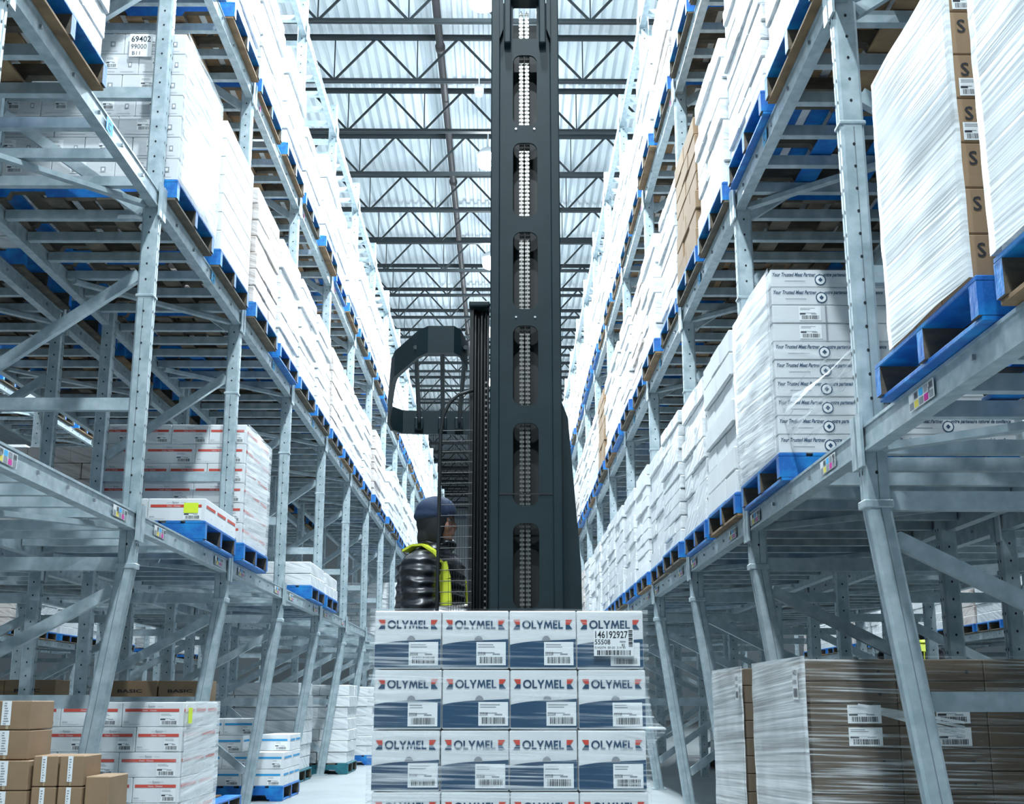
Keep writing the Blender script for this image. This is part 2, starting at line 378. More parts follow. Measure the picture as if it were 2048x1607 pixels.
# high-bay lamps
lh = MB(); lh.tube([(0, 0, 0.21), (0, 0, 0.25), (0, 0, 0.32), (0, 0, 0.36)], [0.19, 0.18, 0.12, 0.05], 'lamp_housing', 20)
ll = MB(); ll.tube([(0, 0, 0.21), (0, 0, 0.10), (0, 0, 0.03), (0, 0, 0.0)], [0.16, 0.175, 0.16, 0.11], 'lamp_lens', 20)
lr = MB(); lr.tube([(0, 0, 0.36), (0, 0, 0.72)], 0.012, 'lamp_housing', 6)
lh, ll, lr = lh.mesh('housing', True), ll.mesh('lens', True), lr.mesh('hanger')
an = ['main aisle', 'aisle behind the operator-side rack', 'aisle behind the opposite rack']
for ai, (lx, ys, wt) in enumerate(AISLES):
    for k, ly in enumerate(ys):
        lab = 'bright lit high-bay lamp beside the mast' if (ai == 0 and abs(ly - 19.57) < 0.1) else 'high-bay lamp, %s along the %s' % (ORD[k + 1], an[ai])
        t = thing('ceiling_lamp', lab, 'ceiling lamp', (lx, ly, LAMP_Z), 0, 'high-bay lamps')
        put('housing', lh, t); put('lens', ll, t); put('hanger', lr, t)
        ld = bpy.data.lights.new('lamp_light', 'AREA'); ld.shape = 'DISK'; ld.size = 0.3; ld.energy = wt; ld.color = LAMP_COL
        lo = bpy.data.objects.new('lamp_light', ld); COL.objects.link(lo); lo.location = (lx, ly, LAMP_Z - 0.02)
        ld = bpy.data.lights.new('lens_glow', 'POINT'); ld.shadow_soft_size = 0.15; ld.energy = wt * 0.22; ld.color = LAMP_COL      # light the clear lens throws sideways and up
        lo = bpy.data.objects.new('lens_glow', ld); COL.objects.link(lo); lo.location = (lx, ly, LAMP_Z - 0.18)

# ------------------------------------------------------------------ racks
XL, XR = 2.115, 1.42
DEPTH = 1.115; DEP = {'L': 1.115, 'R': 1.20}; FL = {'L': 0.31, 'R': 0.25}
LZ = [1.89, 3.87, 5.86, 7.84]           # underside of the beams
BH = 0.105                              # beam height
POST_W, POST_D = 0.10, 0.08
KINK = 1.69; LEAN = 0.23; POST_TOP = 8.28

STN = {'L': (4.77, 2.45), 'R': (4.89, 2.345)}
def stationY(s, k): return 2.0 if (s, k) == ('R', -1) else STN[s][0] + STN[s][1] * k
# rack-local frame: x = 0 at the aisle face, x grows away from the aisle; mirrored by building two handed sets
def holes(mb, sx, x0, x1, z0, z1):
    z = z0
    while z < z1:
        cx = (x0 + x1) / 2
        pts = [(cx + 0.0065 * math.cos(a), -POST_D / 2 - 0.0012, z + 0.008 * math.sin(a)) for a in [2 * math.pi * j / 6 for j in range(6)]]
        mb.face([(sx * p[0], p[1], p[2]) for p in pts], 'hole')
        xf = x0 - 0.0012
        for yy in (-0.018, 0.02):
            mb.face([(sx * xf, yy + 0.006 * math.cos(a), z + 0.011 * math.sin(a)) for a in [2 * math.pi * j / 6 for j in range(6)]], 'hole')
        z += 0.1
def frame_meshes(sx, slanted=True):
    out = []
    # front post: rounded channel
    p = MB(); h = POST_D / 2
    sec = [(0.012, -h), (0.088, -h), (0.1, -h + 0.012), (0.1, h - 0.012), (0.088, h), (0.012, h), (0, h - 0.012), (0, 0.006), (0.012, 0.0), (0, -0.006), (0, -h + 0.012)]
    zb = KINK if slanted else 0.0
    p.prism(sec, lambda a, b: (sx * a, b, zb), lambda a, b: (sx * a, b, POST_TOP), 'galvanised')
    holes(p, sx, 0, 0.1, zb + 0.12, POST_TOP - 0.05)
    if slanted: p.prism([(0.052, -h - 0.001), (0.056, -h - 0.001), (0.056, -h + 0.001), (0.052, -h + 0.001)], lambda a, b: (sx * a, b, KINK), lambda a, b: (sx * a, b, 3.29), 'weld_seam')
    out.append(('front_post', p.mesh('front_post')))
    if slanted:
        l = MB()
        l.prism(sec, lambda a, b: (sx * (a + LEAN), b, 0.012), lambda a, b: (sx * a, b, KINK), 'galvanised')
        l.prism([(0.052, -h - 0.001), (0.056, -h - 0.001), (0.056, -h + 0.001), (0.052, -h + 0.001)], lambda a, b: (sx * (a + LEAN), b, 0.012), lambda a, b: (sx * a, b, KINK), 'weld_seam')
        l.box(*sorted((sx * (LEAN - 0.03), sx * (LEAN + 0.13))), -0.08, 0.08, 0, 0.012, 'galvanised')
        out.append(('slanted_leg', l.mesh('slanted_leg')))
        c = MB(); c.cbox(*sorted((sx * -0.008, sx * 0.108)), -h - 0.008, h + 0.008, KINK - 0.02, KINK + 0.012, 0.004, 'galvanised')
        out.append(('splice_collar', c.mesh('splice_collar')))
        c = MB(); c.cbox(*sorted((sx * -0.006, sx * 0.106)), -h - 0.006, h + 0.006, 3.30, 3.318, 0.004, 'galvanised')
        out.append(('splice_collar', c.mesh('splice_collar')))
    b = MB()
    b.prism([(DEPTH - x_, y_) for x_, y_ in sec], lambda a, c_: (sx * a, c_, 0.0), lambda a, c_: (sx * a, c_, POST_TOP), 'galvanised')
    hz = MB(); holes(b, sx, DEPTH - 0.1, DEPTH, 0.1, POST_TOP)
    out.append(('back_post', b.mesh('back_post')))
    zs = [0.93, 1.70, 2.64, 4.65, 6.62]
    for z in zs:
        s_ = MB(); xs = 0.1 if z > KINK - 0.05 else 0.1 + LEAN * (KINK - z) / KINK * (1 if slanted else 0)
        s_.bar((sx * xs, 0, z), (sx * (DEPTH - 0.1), 0, z), 0.05, 0.075, 'galvanised'); out.append(('horizontal_strut', s_.mesh('horizontal_strut')))
    dg = [(0.30, 0.86), (1.55, 1.06), (3.45, 2.80), (3.85, 4.50), (5.45, 4.80), (5.80, 6.45), (7.45, 6.78)]   # height at the front, height at the back
    for za, zb_ in dg:
        s_ = MB(); xs = 0.1 if za > KINK - 0.05 else 0.1 + LEAN * (KINK - za) / KINK * (1 if slanted else 0)
        a, b2 = (sx * xs, 0.0, za), (sx * (DEPTH - 0.1), 0.0, zb_)
        s_.bar(a, b2, 0.045, 0.065, 'galvanised'); out.append(('diagonal_brace', s_.mesh('diagonal_brace')))
    return out
def merge(name, parts):
    me = bpy.data.meshes.new(name); bm = bmesh.new()
    mats = []
    for _, pm in parts:
        n0 = len(bm.faces); bm.from_mesh(pm)
        bm.faces.ensure_lookup_table()
        lut = []
        for mm in pm.materials:
            if mm not in mats: mats.append(mm)
            lut.append(mats.index(mm))
        for f in bm.faces[n0:]: f.material_index = lut[f.material_index]
    bm.to_mesh(me); bm.free()
    for mm in mats: me.materials.append(mm)
    return me

SIDES = {'L': dict(x=-XL, sx=-1, name='operator-side rack'), 'R': dict(x=XR, sx=1, name='opposite rack')}
FR = {}; FRB = {}
for s in SIDES:
    DEPTH = DEP[s]; FR[s] = frame_meshes(SIDES[s]['sx']); FRB[s] = frame_meshes(SIDES[s]['sx'], False)
FRM = {s: merge('upright_frame', FR[s]) for s in SIDES}
FRBM = {s: merge('upright_frame', FRB[s]) for s in SIDES}

def loc_label(mb, pr_org, ud, w_, h_):
    p = Print(mb, pr_org, ud, eps=0.001)
    p.rect(0, w_, 0, h_, 'white_print', 1)
    cols = ['grey_print', 'yellow_sq', 'cyan_tag', 'white_print', 'grey_print', 'magenta_tag', 'grey_print']
    for k in range(5):
        u = w_ * (0.03 + 0.195 * k)
        p.rect(u, u + w_ * 0.16, h_ * 0.54, h_ * 0.94, ['white_print', 'grey_print', 'cyan_tag', 'grey_print', 'grey_print'][k], 2)
        p.rect(u, u + w_ * 0.16, h_ * 0.06, h_ * 0.46, ['grey_print', 'yellow_sq', 'grey_print', 'magenta_tag', 'grey_print'][k], 2)
        for q in range(3): p.rect(u + w_ * (0.03 + 0.04 * q), u + w_ * (0.05 + 0.04 * q), h_ * 0.6, h_ * 0.88, 'black_print', 3) if k in (1, 4) else None

def shelf_meshes(sx, lab, DY):
    """one bay of beams: origin at the bay's first station, aisle face, beam underside"""
    out = []; y0, y1 = POST_D / 2 + 0.002, DY - POST_D / 2 - 0.002
    def X(a, b): return sorted((sx * a, sx * b))
    def cbeam(mb, xo, fl):
        # channel: web towards the aisle, lips top and bottom
        mb.box(*X(xo, xo + 0.006), y0, y1, 0.012, BH - 0.012, 'galvanised')
        mb.box(*X(xo - 0.006, xo + 0.055), y0, y1, 0, 0.012, 'galvanised'); mb.box(*X(xo - 0.006, xo + 0.055), y0, y1, BH - 0.012, BH, 'galvanised')
        mb.box(*X(xo + 0.05, xo + 0.055), y0, y1, 0.012, BH - 0.012, 'galvanised')
    b = MB(); cbeam(b, 0.006, 1)
    for yy in (y0 + 0.35, y0 + 0.8, y0 + 1.2, y0 + 1.6, y0 + 2.0): b.box(*X(-0.006, 0.006), yy - 0.008, yy + 0.008, 0.045, 0.062, 'steel')
    for yy in (y0, y1): b.box(*X(-0.014, -0.0025), yy - 0.03, yy + 0.03, -0.06, BH + 0.05, 'galvanised')
    fb = ('front_beam', b.mesh('front_beam')); out.append(fb)
    b = MB(); cbeam(b, DEPTH - 0.055, 1); out.append(('back_beam', b.mesh('back_beam')))
    bar = MB(); bar.box(*X(0.062, DEPTH - 0.062), -0.026, 0.026, BH - 0.066, BH - 0.006, 'galvanised'); bar = bar.mesh('support_bar')
    for k in range(6): out.append(('support_bar', bar, (0, DY / 2 + (k - 2.5) * 0.385, 0)))
    if lab >= 1:
        br = MB(); br.bar((sx * 0.08, DY - 0.06, 0.015), (sx * (DEPTH - 0.12), DY - 1.05, 0.015), 0.05, 0.03, 'galvanised'); out.append(('plan_brace', br.mesh('plan_brace')))
    return out
SH = {}
for s in ('L', 'R'):
    DEPTH = DEP[s]; SH[s] = {l: shelf_meshes(SIDES[s]['sx'], l, STN[s][1]) for l in (0, 1)}
SHX = shelf_meshes(1, 1, 2.89)   # longer bay before the first post of the opposite rack
def shelf_merged(s):
    tot = []
    for p in SH[s][1]:
        if len(p) == 2: tot.append(p)
        else:
            c = p[1].copy(); c.transform(Matrix.Translation(p[2])); tot.append((p[0], c))
    return merge('rack_shelf', tot)
SHM = {s: shelf_merged(s) for s in SIDES}
LAB = {}
for s in SIDES:
    sx = SIDES[s]['sx']; mb = MB()
    loc_label(mb, (0, 0, 0), (0, 1, 0) if sx < 0 else (0, -1, 0), 0.26, 0.062); LAB[s] = mb.mesh('location_label')
    mb = MB(); p = Print(mb, (0, 0, 0), (0, 1, 0) if sx < 0 else (0, -1, 0), eps=0.001)
    p.rect(0, 0.11, 0, 0.075, 'cyan_tag', 1); p.text('C', 0.035, 0.015, 0.045, 'navy_print', 2, bold=0.03); p.rect(0.01, 0.018, 0.01, 0.065, 'white_print', 2)
    LAB[s + 'tag'] = mb.mesh('aisle_tag')
    mb = MB(); p = Print(mb, (0, 0, 0), (0, 1, 0) if sx < 0 else (0, -1, 0), eps=0.001)
    p.rect(0, 0.04, 0, 0.05, 'magenta_tag', 1); LAB[s + 'pink'] = mb.mesh('level_sticker')

LEVEL = ['lowest shelf', 'middle shelf', 'third shelf', 'top beams']
NB = {'L': 17, 'R': 14}
def bayname(k): return ORD[k + 2] + ' bay'
for s in SIDES:
    S = SIDES[s]; x0, sx = S['x'], S['sx']
    for k in range(-1, NB[s] + 1):
        y = stationY(s, k)
        t = None
        lab = 'galvanised upright frame between %s and %s bays, %s' % (ORD[k + 1] if k >= 0 else 'camera', ORD[k + 2], S['name'])
        if k < 7:
            t = thing('upright_frame', lab, 'rack frame', (x0, y, 0), 0, 'upright frames of the ' + S['name'])
            for nm, me in FR[s]: put(nm, me, t)
        else:
            t = put('upright_frame', FRM[s], None, (x0, y, 0)); tag(t, lab, 'rack frame', 'upright frames of the ' + S['name'])
        if k < NB[s]:
            for li, z in enumerate(LZ):
                lab = 'galvanised shelf beams and bars, %s, %s, %s' % (bayname(k), LEVEL[li], S['name'])
                if k < 5:
                    t = thing('rack_shelf', lab, 'rack shelf', (x0, y, z), 0, 'rack shelves')
                    for p in (SHX if (s, k) == ('R', -1) else SH[s][1 if li < 2 else 0]): put(p[0], p[1], t, p[2] if len(p) > 2 else (0, 0, 0))
                    if li == 0:
                        for yy in (0.32, 1.95) if s == 'L' else (0.62, 2.25): put('location_label', LAB[s], t, (-sx * 0.0012, yy, 0.02))
                    if li == 1:
                        put('aisle_tag', LAB[s + 'tag'], t, (-sx * 0.0012, 1.35 if sx < 0 else 1.45, 0.014))
                    if li == 2: put('level_sticker', LAB[s + 'pink'], t, (-sx * 0.0012, 0.25, 0.03))
                else:
                    t = put('rack_shelf', SHM[s], None, (x0, y, z)); tag(t, lab, 'rack shelf', 'rack shelves')

# ------------------------------------------------------------------ pallets
PW, PD, PH = 1.016, 1.21, 0.14   # along the aisle (y), away from the aisle (x), height
def pallet_meshes(paint, deckm, botm):
    out = []; full = False
    def stringer(yc):
        b = MB(); prof = [(-PD / 2, 0.0), (-PD / 2, 0.09)] ; z0, z1 = 0.018, PH - 0.018
        pts = [(-PD / 2, z0), (-PD / 2 + 0.15, z0), (-PD / 2 + 0.17, z0 + 0.038), (-PD / 2 + 0.38, z0 + 0.038), (-PD / 2 + 0.40, z0), (PD / 2 - 0.40, z0), (PD / 2 - 0.38, z0 + 0.038), (PD / 2 - 0.17, z0 + 0.038), (PD / 2 - 0.15, z0), (PD / 2, z0), (PD / 2, z1), (-PD / 2, z1)]
        b.prism(pts, lambda a, c: (a, yc - 0.03, c), lambda a, c: (a, yc + 0.03, c), paint)
        for q in range(len(b.m)):  # inner faces coloured dark to imitate the shadow in the openings
            if q == 0: b.m[q] = paint if yc < 0 or full else 'dark_wood_and_shade'
            elif q == 1: b.m[q] = paint if yc > 0 or full else 'dark_wood_and_shade'
            elif q - 2 not in (9, 11) and not full: b.m[q] = 'dark_wood_and_shade'
        return b.mesh('stringer')
    out.append(('top_deck', None))
    b = MB(); n = 8
    for k in range(n):
        wd = 0.14 if k in (0, n - 1) else 0.10
        xc = -PD / 2 + 0.07 + (PD - 0.14) * k / (n - 1)
        b.cbox(xc - wd / 2, xc + wd / 2, -PW / 2, PW / 2, PH - 0.018, PH, 0.003, paint if k in (0, n - 1) else deckm)
    out[0] = ('top_deck', b.mesh('top_deck'))
    for yc in (-PW / 2 + 0.03, 0, PW / 2 - 0.03): out.append(('stringer', stringer(yc)))
    b = MB()
    for xc in (-PD / 2 + 0.07, -0.16, 0.16, PD / 2 - 0.07): b.cbox(xc - 0.06, xc + 0.06, -PW / 2, PW / 2, 0, 0.018, 0.003, botm)
    out.append(('bottom_boards', b.mesh('bottom_boards')))
    return out
PAL = {'blue': pallet_meshes('blue_paint', 'dark_wood_and_shade', 'dark_wood_and_shade'), 'wood': pallet_meshes('blue_paint', 'wood', 'wood'), 'allblue': pallet_meshes('blue_paint', 'blue_paint', 'blue_paint'), 'teal': pallet_meshes('teal_paint', 'dark_wood_and_shade', 'teal_paint')}
PALM = {k: merge('pallet', v) for k, v in PAL.items()}
PDESC = {'blue': 'blue pallet with dark boards', 'wood': 'blue pallet with bare brown boards', 'allblue': 'bright blue pallet', 'teal': 'teal-painted pallet'}
def pallet(kind, loc, where, parts=True, rz=0.0):
    lab = PDESC[kind] + ', ' + where
    if parts:
        t = thing('pallet', lab, 'pallet', loc, rz, 'pallets')
        for nm, me in PAL[kind]: put(nm, me, t)
    else:
        t = put('pallet', PALM[kind], None, loc, (0, 0, rz)); tag(t, lab, 'pallet', 'pallets')
    return t

# ------------------------------------------------------------------ wrapped loads seen as one piece
def load_mesh(rows, rh, colm, seed, strip=None, gap_m=None):
    """stack of cartons under tight film: every carton row and column shows through as relief"""
    r = random.Random(seed); b = MB(); W, D = PD - 0.03, PW - 0.02
    z = 0.0
    for k in range(rows):
        nx, ny = ((3, 3), (4, 2))[k % 2] if seed % 2 else ((3, 2), (3, 3))[k % 2]
        ox, oy = r.uniform(-0.012, 0.012), r.uniform(-0.012, 0.012)
        for i in range(nx):
            for j in range(ny):
                if 0 < i < nx - 1 and 0 < j < ny - 1 and k < rows - 1: continue
                jx, jy = r.uniform(-0.006, 0.006), r.uniform(-0.006, 0.006)
                b.cbox(-W / 2 + W * i / nx + ox + jx, -W / 2 + W * (i + 1) / nx + ox + jx - 0.003, -D / 2 + D * j / ny + oy + jy, -D / 2 + D * (j + 1) / ny + oy + jy - 0.003, z, z + rh - 0.004, 0.007, colm)
        z += rh
    return b.mesh('carton_stack')
def skin_mesh(W, D, H, mname, seed, amp=0.014, z0=0.004, mside=None, pull=None, seg=0.06, rings=26, tuck=None):
    """loose film sleeve round a stack"""
    r = random.Random(seed); off = Vector((seed * 3.7, seed * 1.3, 0))
    per = []; nx, ny = max(4, int(W / seg)), max(4, int(D / seg))
    for i in range(nx): per.append((-W / 2 + W * i / nx, -D / 2))
    for i in range(ny): per.append((W / 2, -D / 2 + D * i / ny))
    for i in range(nx): per.append((W / 2 - W * i / nx, D / 2))
    for i in range(ny): per.append((-W / 2, D / 2 - D * i / ny))
    b = MB(); n = len(per)
    for k in range(rings + 1):
        z = z0 + (H - z0) * k / rings
        for (px, py) in per:
            q = Vector((px, py, z)); d = Vector((px / W, py / D, 0)); d.normalize()
            a = amp * (0.5 + 0.5 * mnoise.noise(Vector((px * 3, py * 3, z * 9)) + off)) + 0.003
            if pull:
                for (sx_, pz, s_, ln) in pull:
                    dd = abs(z - pz); dx = abs(px - sx_ * W / 2) + abs(py + D / 2)
                    a += ln * math.exp(-dd / s_) * math.exp(-dx / 0.05)
            q += d * a
            b.v.append(tuple(q))
    for k in range(rings):
        for i in range(n):
            b.f.append((k * n + i, k * n + (i + 1) % n, (k + 1) * n + (i + 1) % n, (k + 1) * n + i)); b.m.append(mname if (mside is None or i < nx) else mside)
    return b.mesh('stretch_film', True)
LOADS = []
for q, (cm, desc) in enumerate((('wrap_white', 'white stretch-wrapped load'), ('wrap_white', 'white stretch-wrapped load'), ('wrap_pink', 'pinkish stretch-wrapped load'), ('wrap_grey', 'greyish stretch-wrapped load'), ('white_card', 'bare white carton load'), ('brown_card', 'brown carton load'))):
    for rows, rh in ((7, 0.145), (10, 0.105), (6, 0.125)):
        LOADS.append((load_mesh(rows, rh, cm, len(LOADS) + 1), desc, rows * rh, cm))
tagm = MB(); p = Print(tagm, (0, 0, 0), (1, 0, 0), eps=0.001); p.rect(0, 0.12, 0, 0.09, 'yellow_tag', 1); tagm = tagm.mesh('yellow_tag')
skirts = {}
def wrapped_load(idx, loc, where, sx=0, sticker=False):
    me, desc, H, cm = LOADS[idx]
    t = put('wrapped_load', me, None, loc); tag(t, desc + ', ' + where, 'pallet load', 'stretch-wrapped pallet loads')
    return t

# ------------------------------------------------------------------ cartons
class Carton:
    def __init__(s, w_, d_, h_, matn, children):
        b = MB(); b.cbox(-w_ / 2 + 0.0015, w_ / 2 - 0.0015, -d_ / 2 + 0.0015, d_ / 2 - 0.0015, 0, h_ - 0.002, 0.004, matn)
        s.me = b.mesh('carton'); s.w, s.d, s.h = w_, d_, h_; s.ch = children
    def place(s, x, y, z, label, group, rz=0.0, name='carton', pick=None):
        o = put(name, s.me, None, (x, y, z), (0, 0, rz)); tag(o, label, 'box', group)
        for nm, me in (s.ch if pick is None else pick): put(nm, me, o)
        return o
def dec(fn):
    mb = MB(); fn(mb); return mb
# white cartons with a coloured stripe
def striped(w_, d_, h_, stripe, seed, side):
    ch = []
    b = MB(); f = front(b, w_, d_)
    f.rect(0.05 * w_, 0.93 * w_, 0.60 * h_, 0.72 * h_, stripe, 1)
    sd = side_pos(b, w_, d_) if side > 0 else side_neg(b, w_, d_); sd.rect(0.08 * d_, 0.9 * d_, 0.60 * h_, 0.72 * h_, stripe, 1)
    ch.append(('stripe', b.mesh('stripe')))
    b = MB(); f = front(b, w_, d_)
    if stripe == 'red_print':
        f.text('Sysco', 0.42 * w_, 0.78 * h_, 0.09 * h_, 'grey_print', 2, bold=0.02); f.text('Classic · Clasique', 0.33 * w_, 0.63 * h_, 0.06 * h_, 'white_print', 3)
        f.rect(0.33 * w_, 0.41 * w_, 0.81 * h_, 0.82 * h_, 'grey_print', 2); f.rect(0.57 * w_, 0.66 * w_, 0.81 * h_, 0.82 * h_, 'grey_print', 2)
    f.text('88000', 0.04 * w_, 0.16 * h_, 0.06 * h_, 'grey_print', 2); f.rect(0.04 * w_, 0.3 * w_, 0.09 * h_, 0.1 * h_, 'grey_print', 2)
    sd = side_pos(b, w_, d_) if side > 0 else side_neg(b, w_, d_); sd.text('88000', 0.5 * d_, 0.2 * h_, 0.06 * h_, 'grey_print', 2)
    ch.append(('lettering', b.mesh('lettering')))
    b = MB(); f = front(b, w_, d_); f.label(0.62 * w_, 0.93 * w_, 0.05 * h_, 0.57 * h_, 4, seed); ch.append(('shipping_label', b.mesh('shipping_label')))
    return Carton(w_, d_, h_, 'white_card', ch)
def stack(protos, x_in, y0, z0, rows, sx, phrase, where, group, keep=None, aisle_first=True):
    """rows of cartons; x_in = aisle edge of the stack, sx = direction away from the aisle"""
    A, B = protos
    for r_ in range(rows):
        c, nx, ny = (A if r_ % 2 == 0 else B)
        z = z0 + r_ * c.h
        for i in range(nx):
            for j in range(ny):
                if i > 0 and j > 0: continue
                if keep and not keep(r_, i, j): continue
                x = x_in + sx * (c.w * (i + 0.5)); y = y0 + c.d * (j + 0.5)
                x += rnd.uniform(-0.001, 0.001); y += rnd.uniform(-0.003, 0.0) if j == 0 else 0
                rr = rows - r_
                rw = 'top row' if rr == 1 else ('%s row down' % ORD[rr])
                if j == 0: pos = ('corner at the aisle' if i == 0 else '%s column from the aisle' % ORD[i + 1])
                else: pos = 'aisle side, %s behind corner' % ORD[j]
                pick = c.ch
                c.place(x, y, z, '%s, %s, %s, %s' % (phrase, rw, pos, where), group, pick=pick)

def bay_xyz(s, k, slot, li):
    """centre of a pallet slot on a shelf (or the floor for li = -1)"""
    S = SIDES[s]; xc = S['x'] + S['sx'] * (PD / 2 - (0.065 if s == 'L' else 0.05))
    off = POST_D / 2 + 0.06 + PW / 2
    yc = stationY(s, k) + off if slot == 0 else stationY(s, k + 1) - off
    if (s, k, li) == ('R', -1, 0): yc = (2.80, 3.95)[slot]
    return xc, yc, (LZ[li] + BH + 0.003 if li >= 0 else 0.0)
HALF = ['near half', 'far half']
def where(s, k, slot, li): return '%s %s, %s, %s' % (bayname(k), HALF[slot], LEVEL[li], SIDES[s]['name'])

# ---- what stands on every shelf slot: (kind, load) ; 'own' = cartons built one by one further down, None = empty
PLAN = {}
for s in SIDES:
    for k in range(-1, NB[s]):
        for slot in (0, 1):
            for li in range(3):
                if s == 'L' and li == 0 and k > 4 and rnd.random() < 0.85: continue
                ld = rnd.choice((0, 1, 2, 3, 4, 0, 1, 3, 4, 6, 7, 9, 12, 13, 0, 1, 15 if rnd.random() < 0.5 else 1))
                PLAN[(s, k, slot, li)] = (rnd.choice(('blue', 'blue', 'wood', 'allblue')), ld)
def setp(s, k, slot, li, v):
    if v is None: PLAN.pop((s, k, slot, li), None)
    else: PLAN[(s, k, slot, li)] = v
for k in (-1, 0):
    for sl in (0, 1): setp('L', k, sl, 0, None)
setp('L', 1, 0, 0, None); setp('L', 1, 1, 0, ('allblue', 'one_layer')); setp('L', 2, 0, 0, ('allblue', 'red')); setp('L', 2, 1, 0, None)
setp('L', 3, 0, 0, None); setp('L', 3, 1, 0, ('allblue', 'low')); setp('L', 4, 0, 0, ('allblue', 'low')); setp('L', 4, 1, 0, None)
setp('L', -1, 0, 1, None); setp('L', -1, 1, 1, None)
setp('L', 0, 0, 1, ('wood', 3)); setp('L', 0, 1, 1, None); setp('L', 1, 0, 1, ('blue', 'grey')); setp('L', 1, 1, 1, ('blue', 'plain'))
setp('L', 2, 0, 1, ('blue', 6)); setp('L', 2, 1, 1, ('allblue', 0)); setp('L', 3, 0, 1, ('blue', 4)); setp('L', 3, 1, 1, ('blue', 1))
setp('L', 1, 1, 2, ('wood', 0)); setp('L', 2, 0, 2, ('wood', 1)); setp('L', 2, 1, 2, ('wood', 0))
setp('R', -1, 0, 0, ('wood', 'bigwrap')); setp('R', -1, 1, 0, ('allblue', 'sbox')); setp('R', 0, 0, 0, None); setp('R', 0, 1, 0, ('allblue', 'script'))
setp('R', 1, 0, 0, ('wood', 12)); setp('R', 1, 1, 0, ('allblue', 0)); setp('R', 2, 0, 0, ('blue', 1)); setp('R', 2, 1, 0, ('blue', 0))
setp('R', 0, 0, 1, ('wood', 0)); setp('R', 0, 1, 1, ('allblue', 1)); setp('R', 1, 0, 1, ('blue', 0)); setp('R', 1, 1, 1, ('blue', 15)); setp('R', -1, 1, 1, None); setp('R', -1, 0, 1, None)
setp('R', 2, 0, 1, ('blue', 1)); setp('R', 2, 1, 1, ('wood', 0)); setp('R', 3, 0, 1, ('blue', 7))
LOW = load_mesh(2, 0.13, 'wrap_white', 77)
for (s, k, slot, li), (pk, ld) in PLAN.items():
    if li == 2 and k < 0: continue
    x, y, z = bay_xyz(s, k, slot, li)
    if k > 1: x += rnd.uniform(-0.025, 0.02); y += rnd.uniform(-0.02, 0.02)
    pallet(pk, (x, y, z), where(s, k, slot, li), parts=(k < 4))
    if ld == 'low':
        t = put('wrapped_load', LOW, None, (x, y, z + PH + 0.001)); tag(t, 'low white wrapped load, ' + where(s, k, slot, li), 'pallet load', 'stretch-wrapped pallet loads')
    if isinstance(ld, int):
        wrapped_load(ld, (x, y, z + PH + 0.001), where(s, k, slot, li))

# ---- rows standing back to back behind, and the racks across the next aisles
for s in SIDES:
    S = SIDES[s]; sx = S['sx']; xb = S['x'] + sx * (DEP[s] + FL[s])
    xc = S['x'] + sx * (2 * DEP[s] + FL[s] + 3.5)
    for row, (xr, k0, k1) in enumerate(((xb, 0, 8), (xc, 1, 12))):
        rn = ('row behind ' if row == 0 else 'aisle beyond ') + S['name']
        for k in range(k0, k1 + 1):
            y = stationY(s, k)
            t = put('upright_frame', FRBM[s], None, (xr, y, 0)); tag(t, 'shaded upright frame, %s bay line, %s' % (ORD[k + 2], rn), 'rack frame', 'upright frames behind')
            if k == k1: continue
            for li, z in enumerate(LZ[:3]):
                t = put('rack_shelf', SHM[s], None, (xr, y, z)); tag(t, 'shelf beams, %s, %s, %s' % (bayname(k), LEVEL[li], rn), 'rack shelf', 'rack shelves behind')
                for slot in (0, 1):
                    if rnd.random() < ((0.45 if li == 0 else 0.06) if row == 0 else 0.3): continue
                    px = xr + sx * (PD / 2 - 0.075); py = (y + 0.608) if slot == 0 else (stationY(s, k + 1) - 0.608)
                    wh = '%s %s, %s, %s' % (bayname(k), HALF[slot], LEVEL[li], rn)
                    pallet(rnd.choice(('blue', 'blue', 'wood')), (px, py, z + BH + 0.003), wh, parts=False)
                    wrapped_load(rnd.choice((0, 1, 3, 6, 9, 12)), (px, py, z + BH + PH + 0.004), wh)
            if row == 1 or (row == 0 and k in ((3, 5, 6) if s == 'L' else (5, 6))):
                for slot in (0, 1):
                    if rnd.random() < 0.45: continue
                    px = xr + sx * (PD / 2 + 0.12); py = (y + 0.65) if slot == 0 else (stationY(s, k + 1) - 0.62)
                    wh = '%s %s, on floor, %s' % (bayname(k), HALF[slot], rn)
                    pallet('blue', (px, py, 0), wh, parts=False); wrapped_load(rnd.choice((0, 3, 5, 12, 15)), (px, py, PH), wh)

# ---- cartons: operator-side rack
h_ = 0.158
def red_set(side):
    return ((striped(0.40, 0.333, h_, 'red_print', 3, side), 3, 3), (striped(0.30, 0.50, h_, 'red_print', 5, side), 4, 2))
RED = red_set(1)
x, y, z = bay_xyz('L', 2, 0, 0)
stack(RED, x + 0.6, y - 0.5, z + PH, 6, -1, 'white carton with red stripe', 'lowest shelf', 'red-striped cartons')
m = skin_mesh(1.218, 1.018, 6 * h_, 'film_faint', 3, mside='film_soft')
film_o = put('stretch_film', m, None, (x, y, z + PH)); tag(film_o, 'clear film round the red-striped carton load on the lowest shelf', 'stretch film')
x, y, z = bay_xyz('L', 1, 1, 0)
stack(RED, x + 0.6, y - 0.5, z + PH, 1, -1, 'white carton with red stripe', 'single layer', 'red-striped cartons')
b = MB(); b.box(0, 0.10, -0.0012, 0, 0, 0.07, 'yellow_tag')
tag(put('stick_note', b.mesh('stick_note'), None, (x + 0.45, y - 0.507, z + PH + 0.055)), 'yellow note on the single layer of red-striped cartons', 'note')
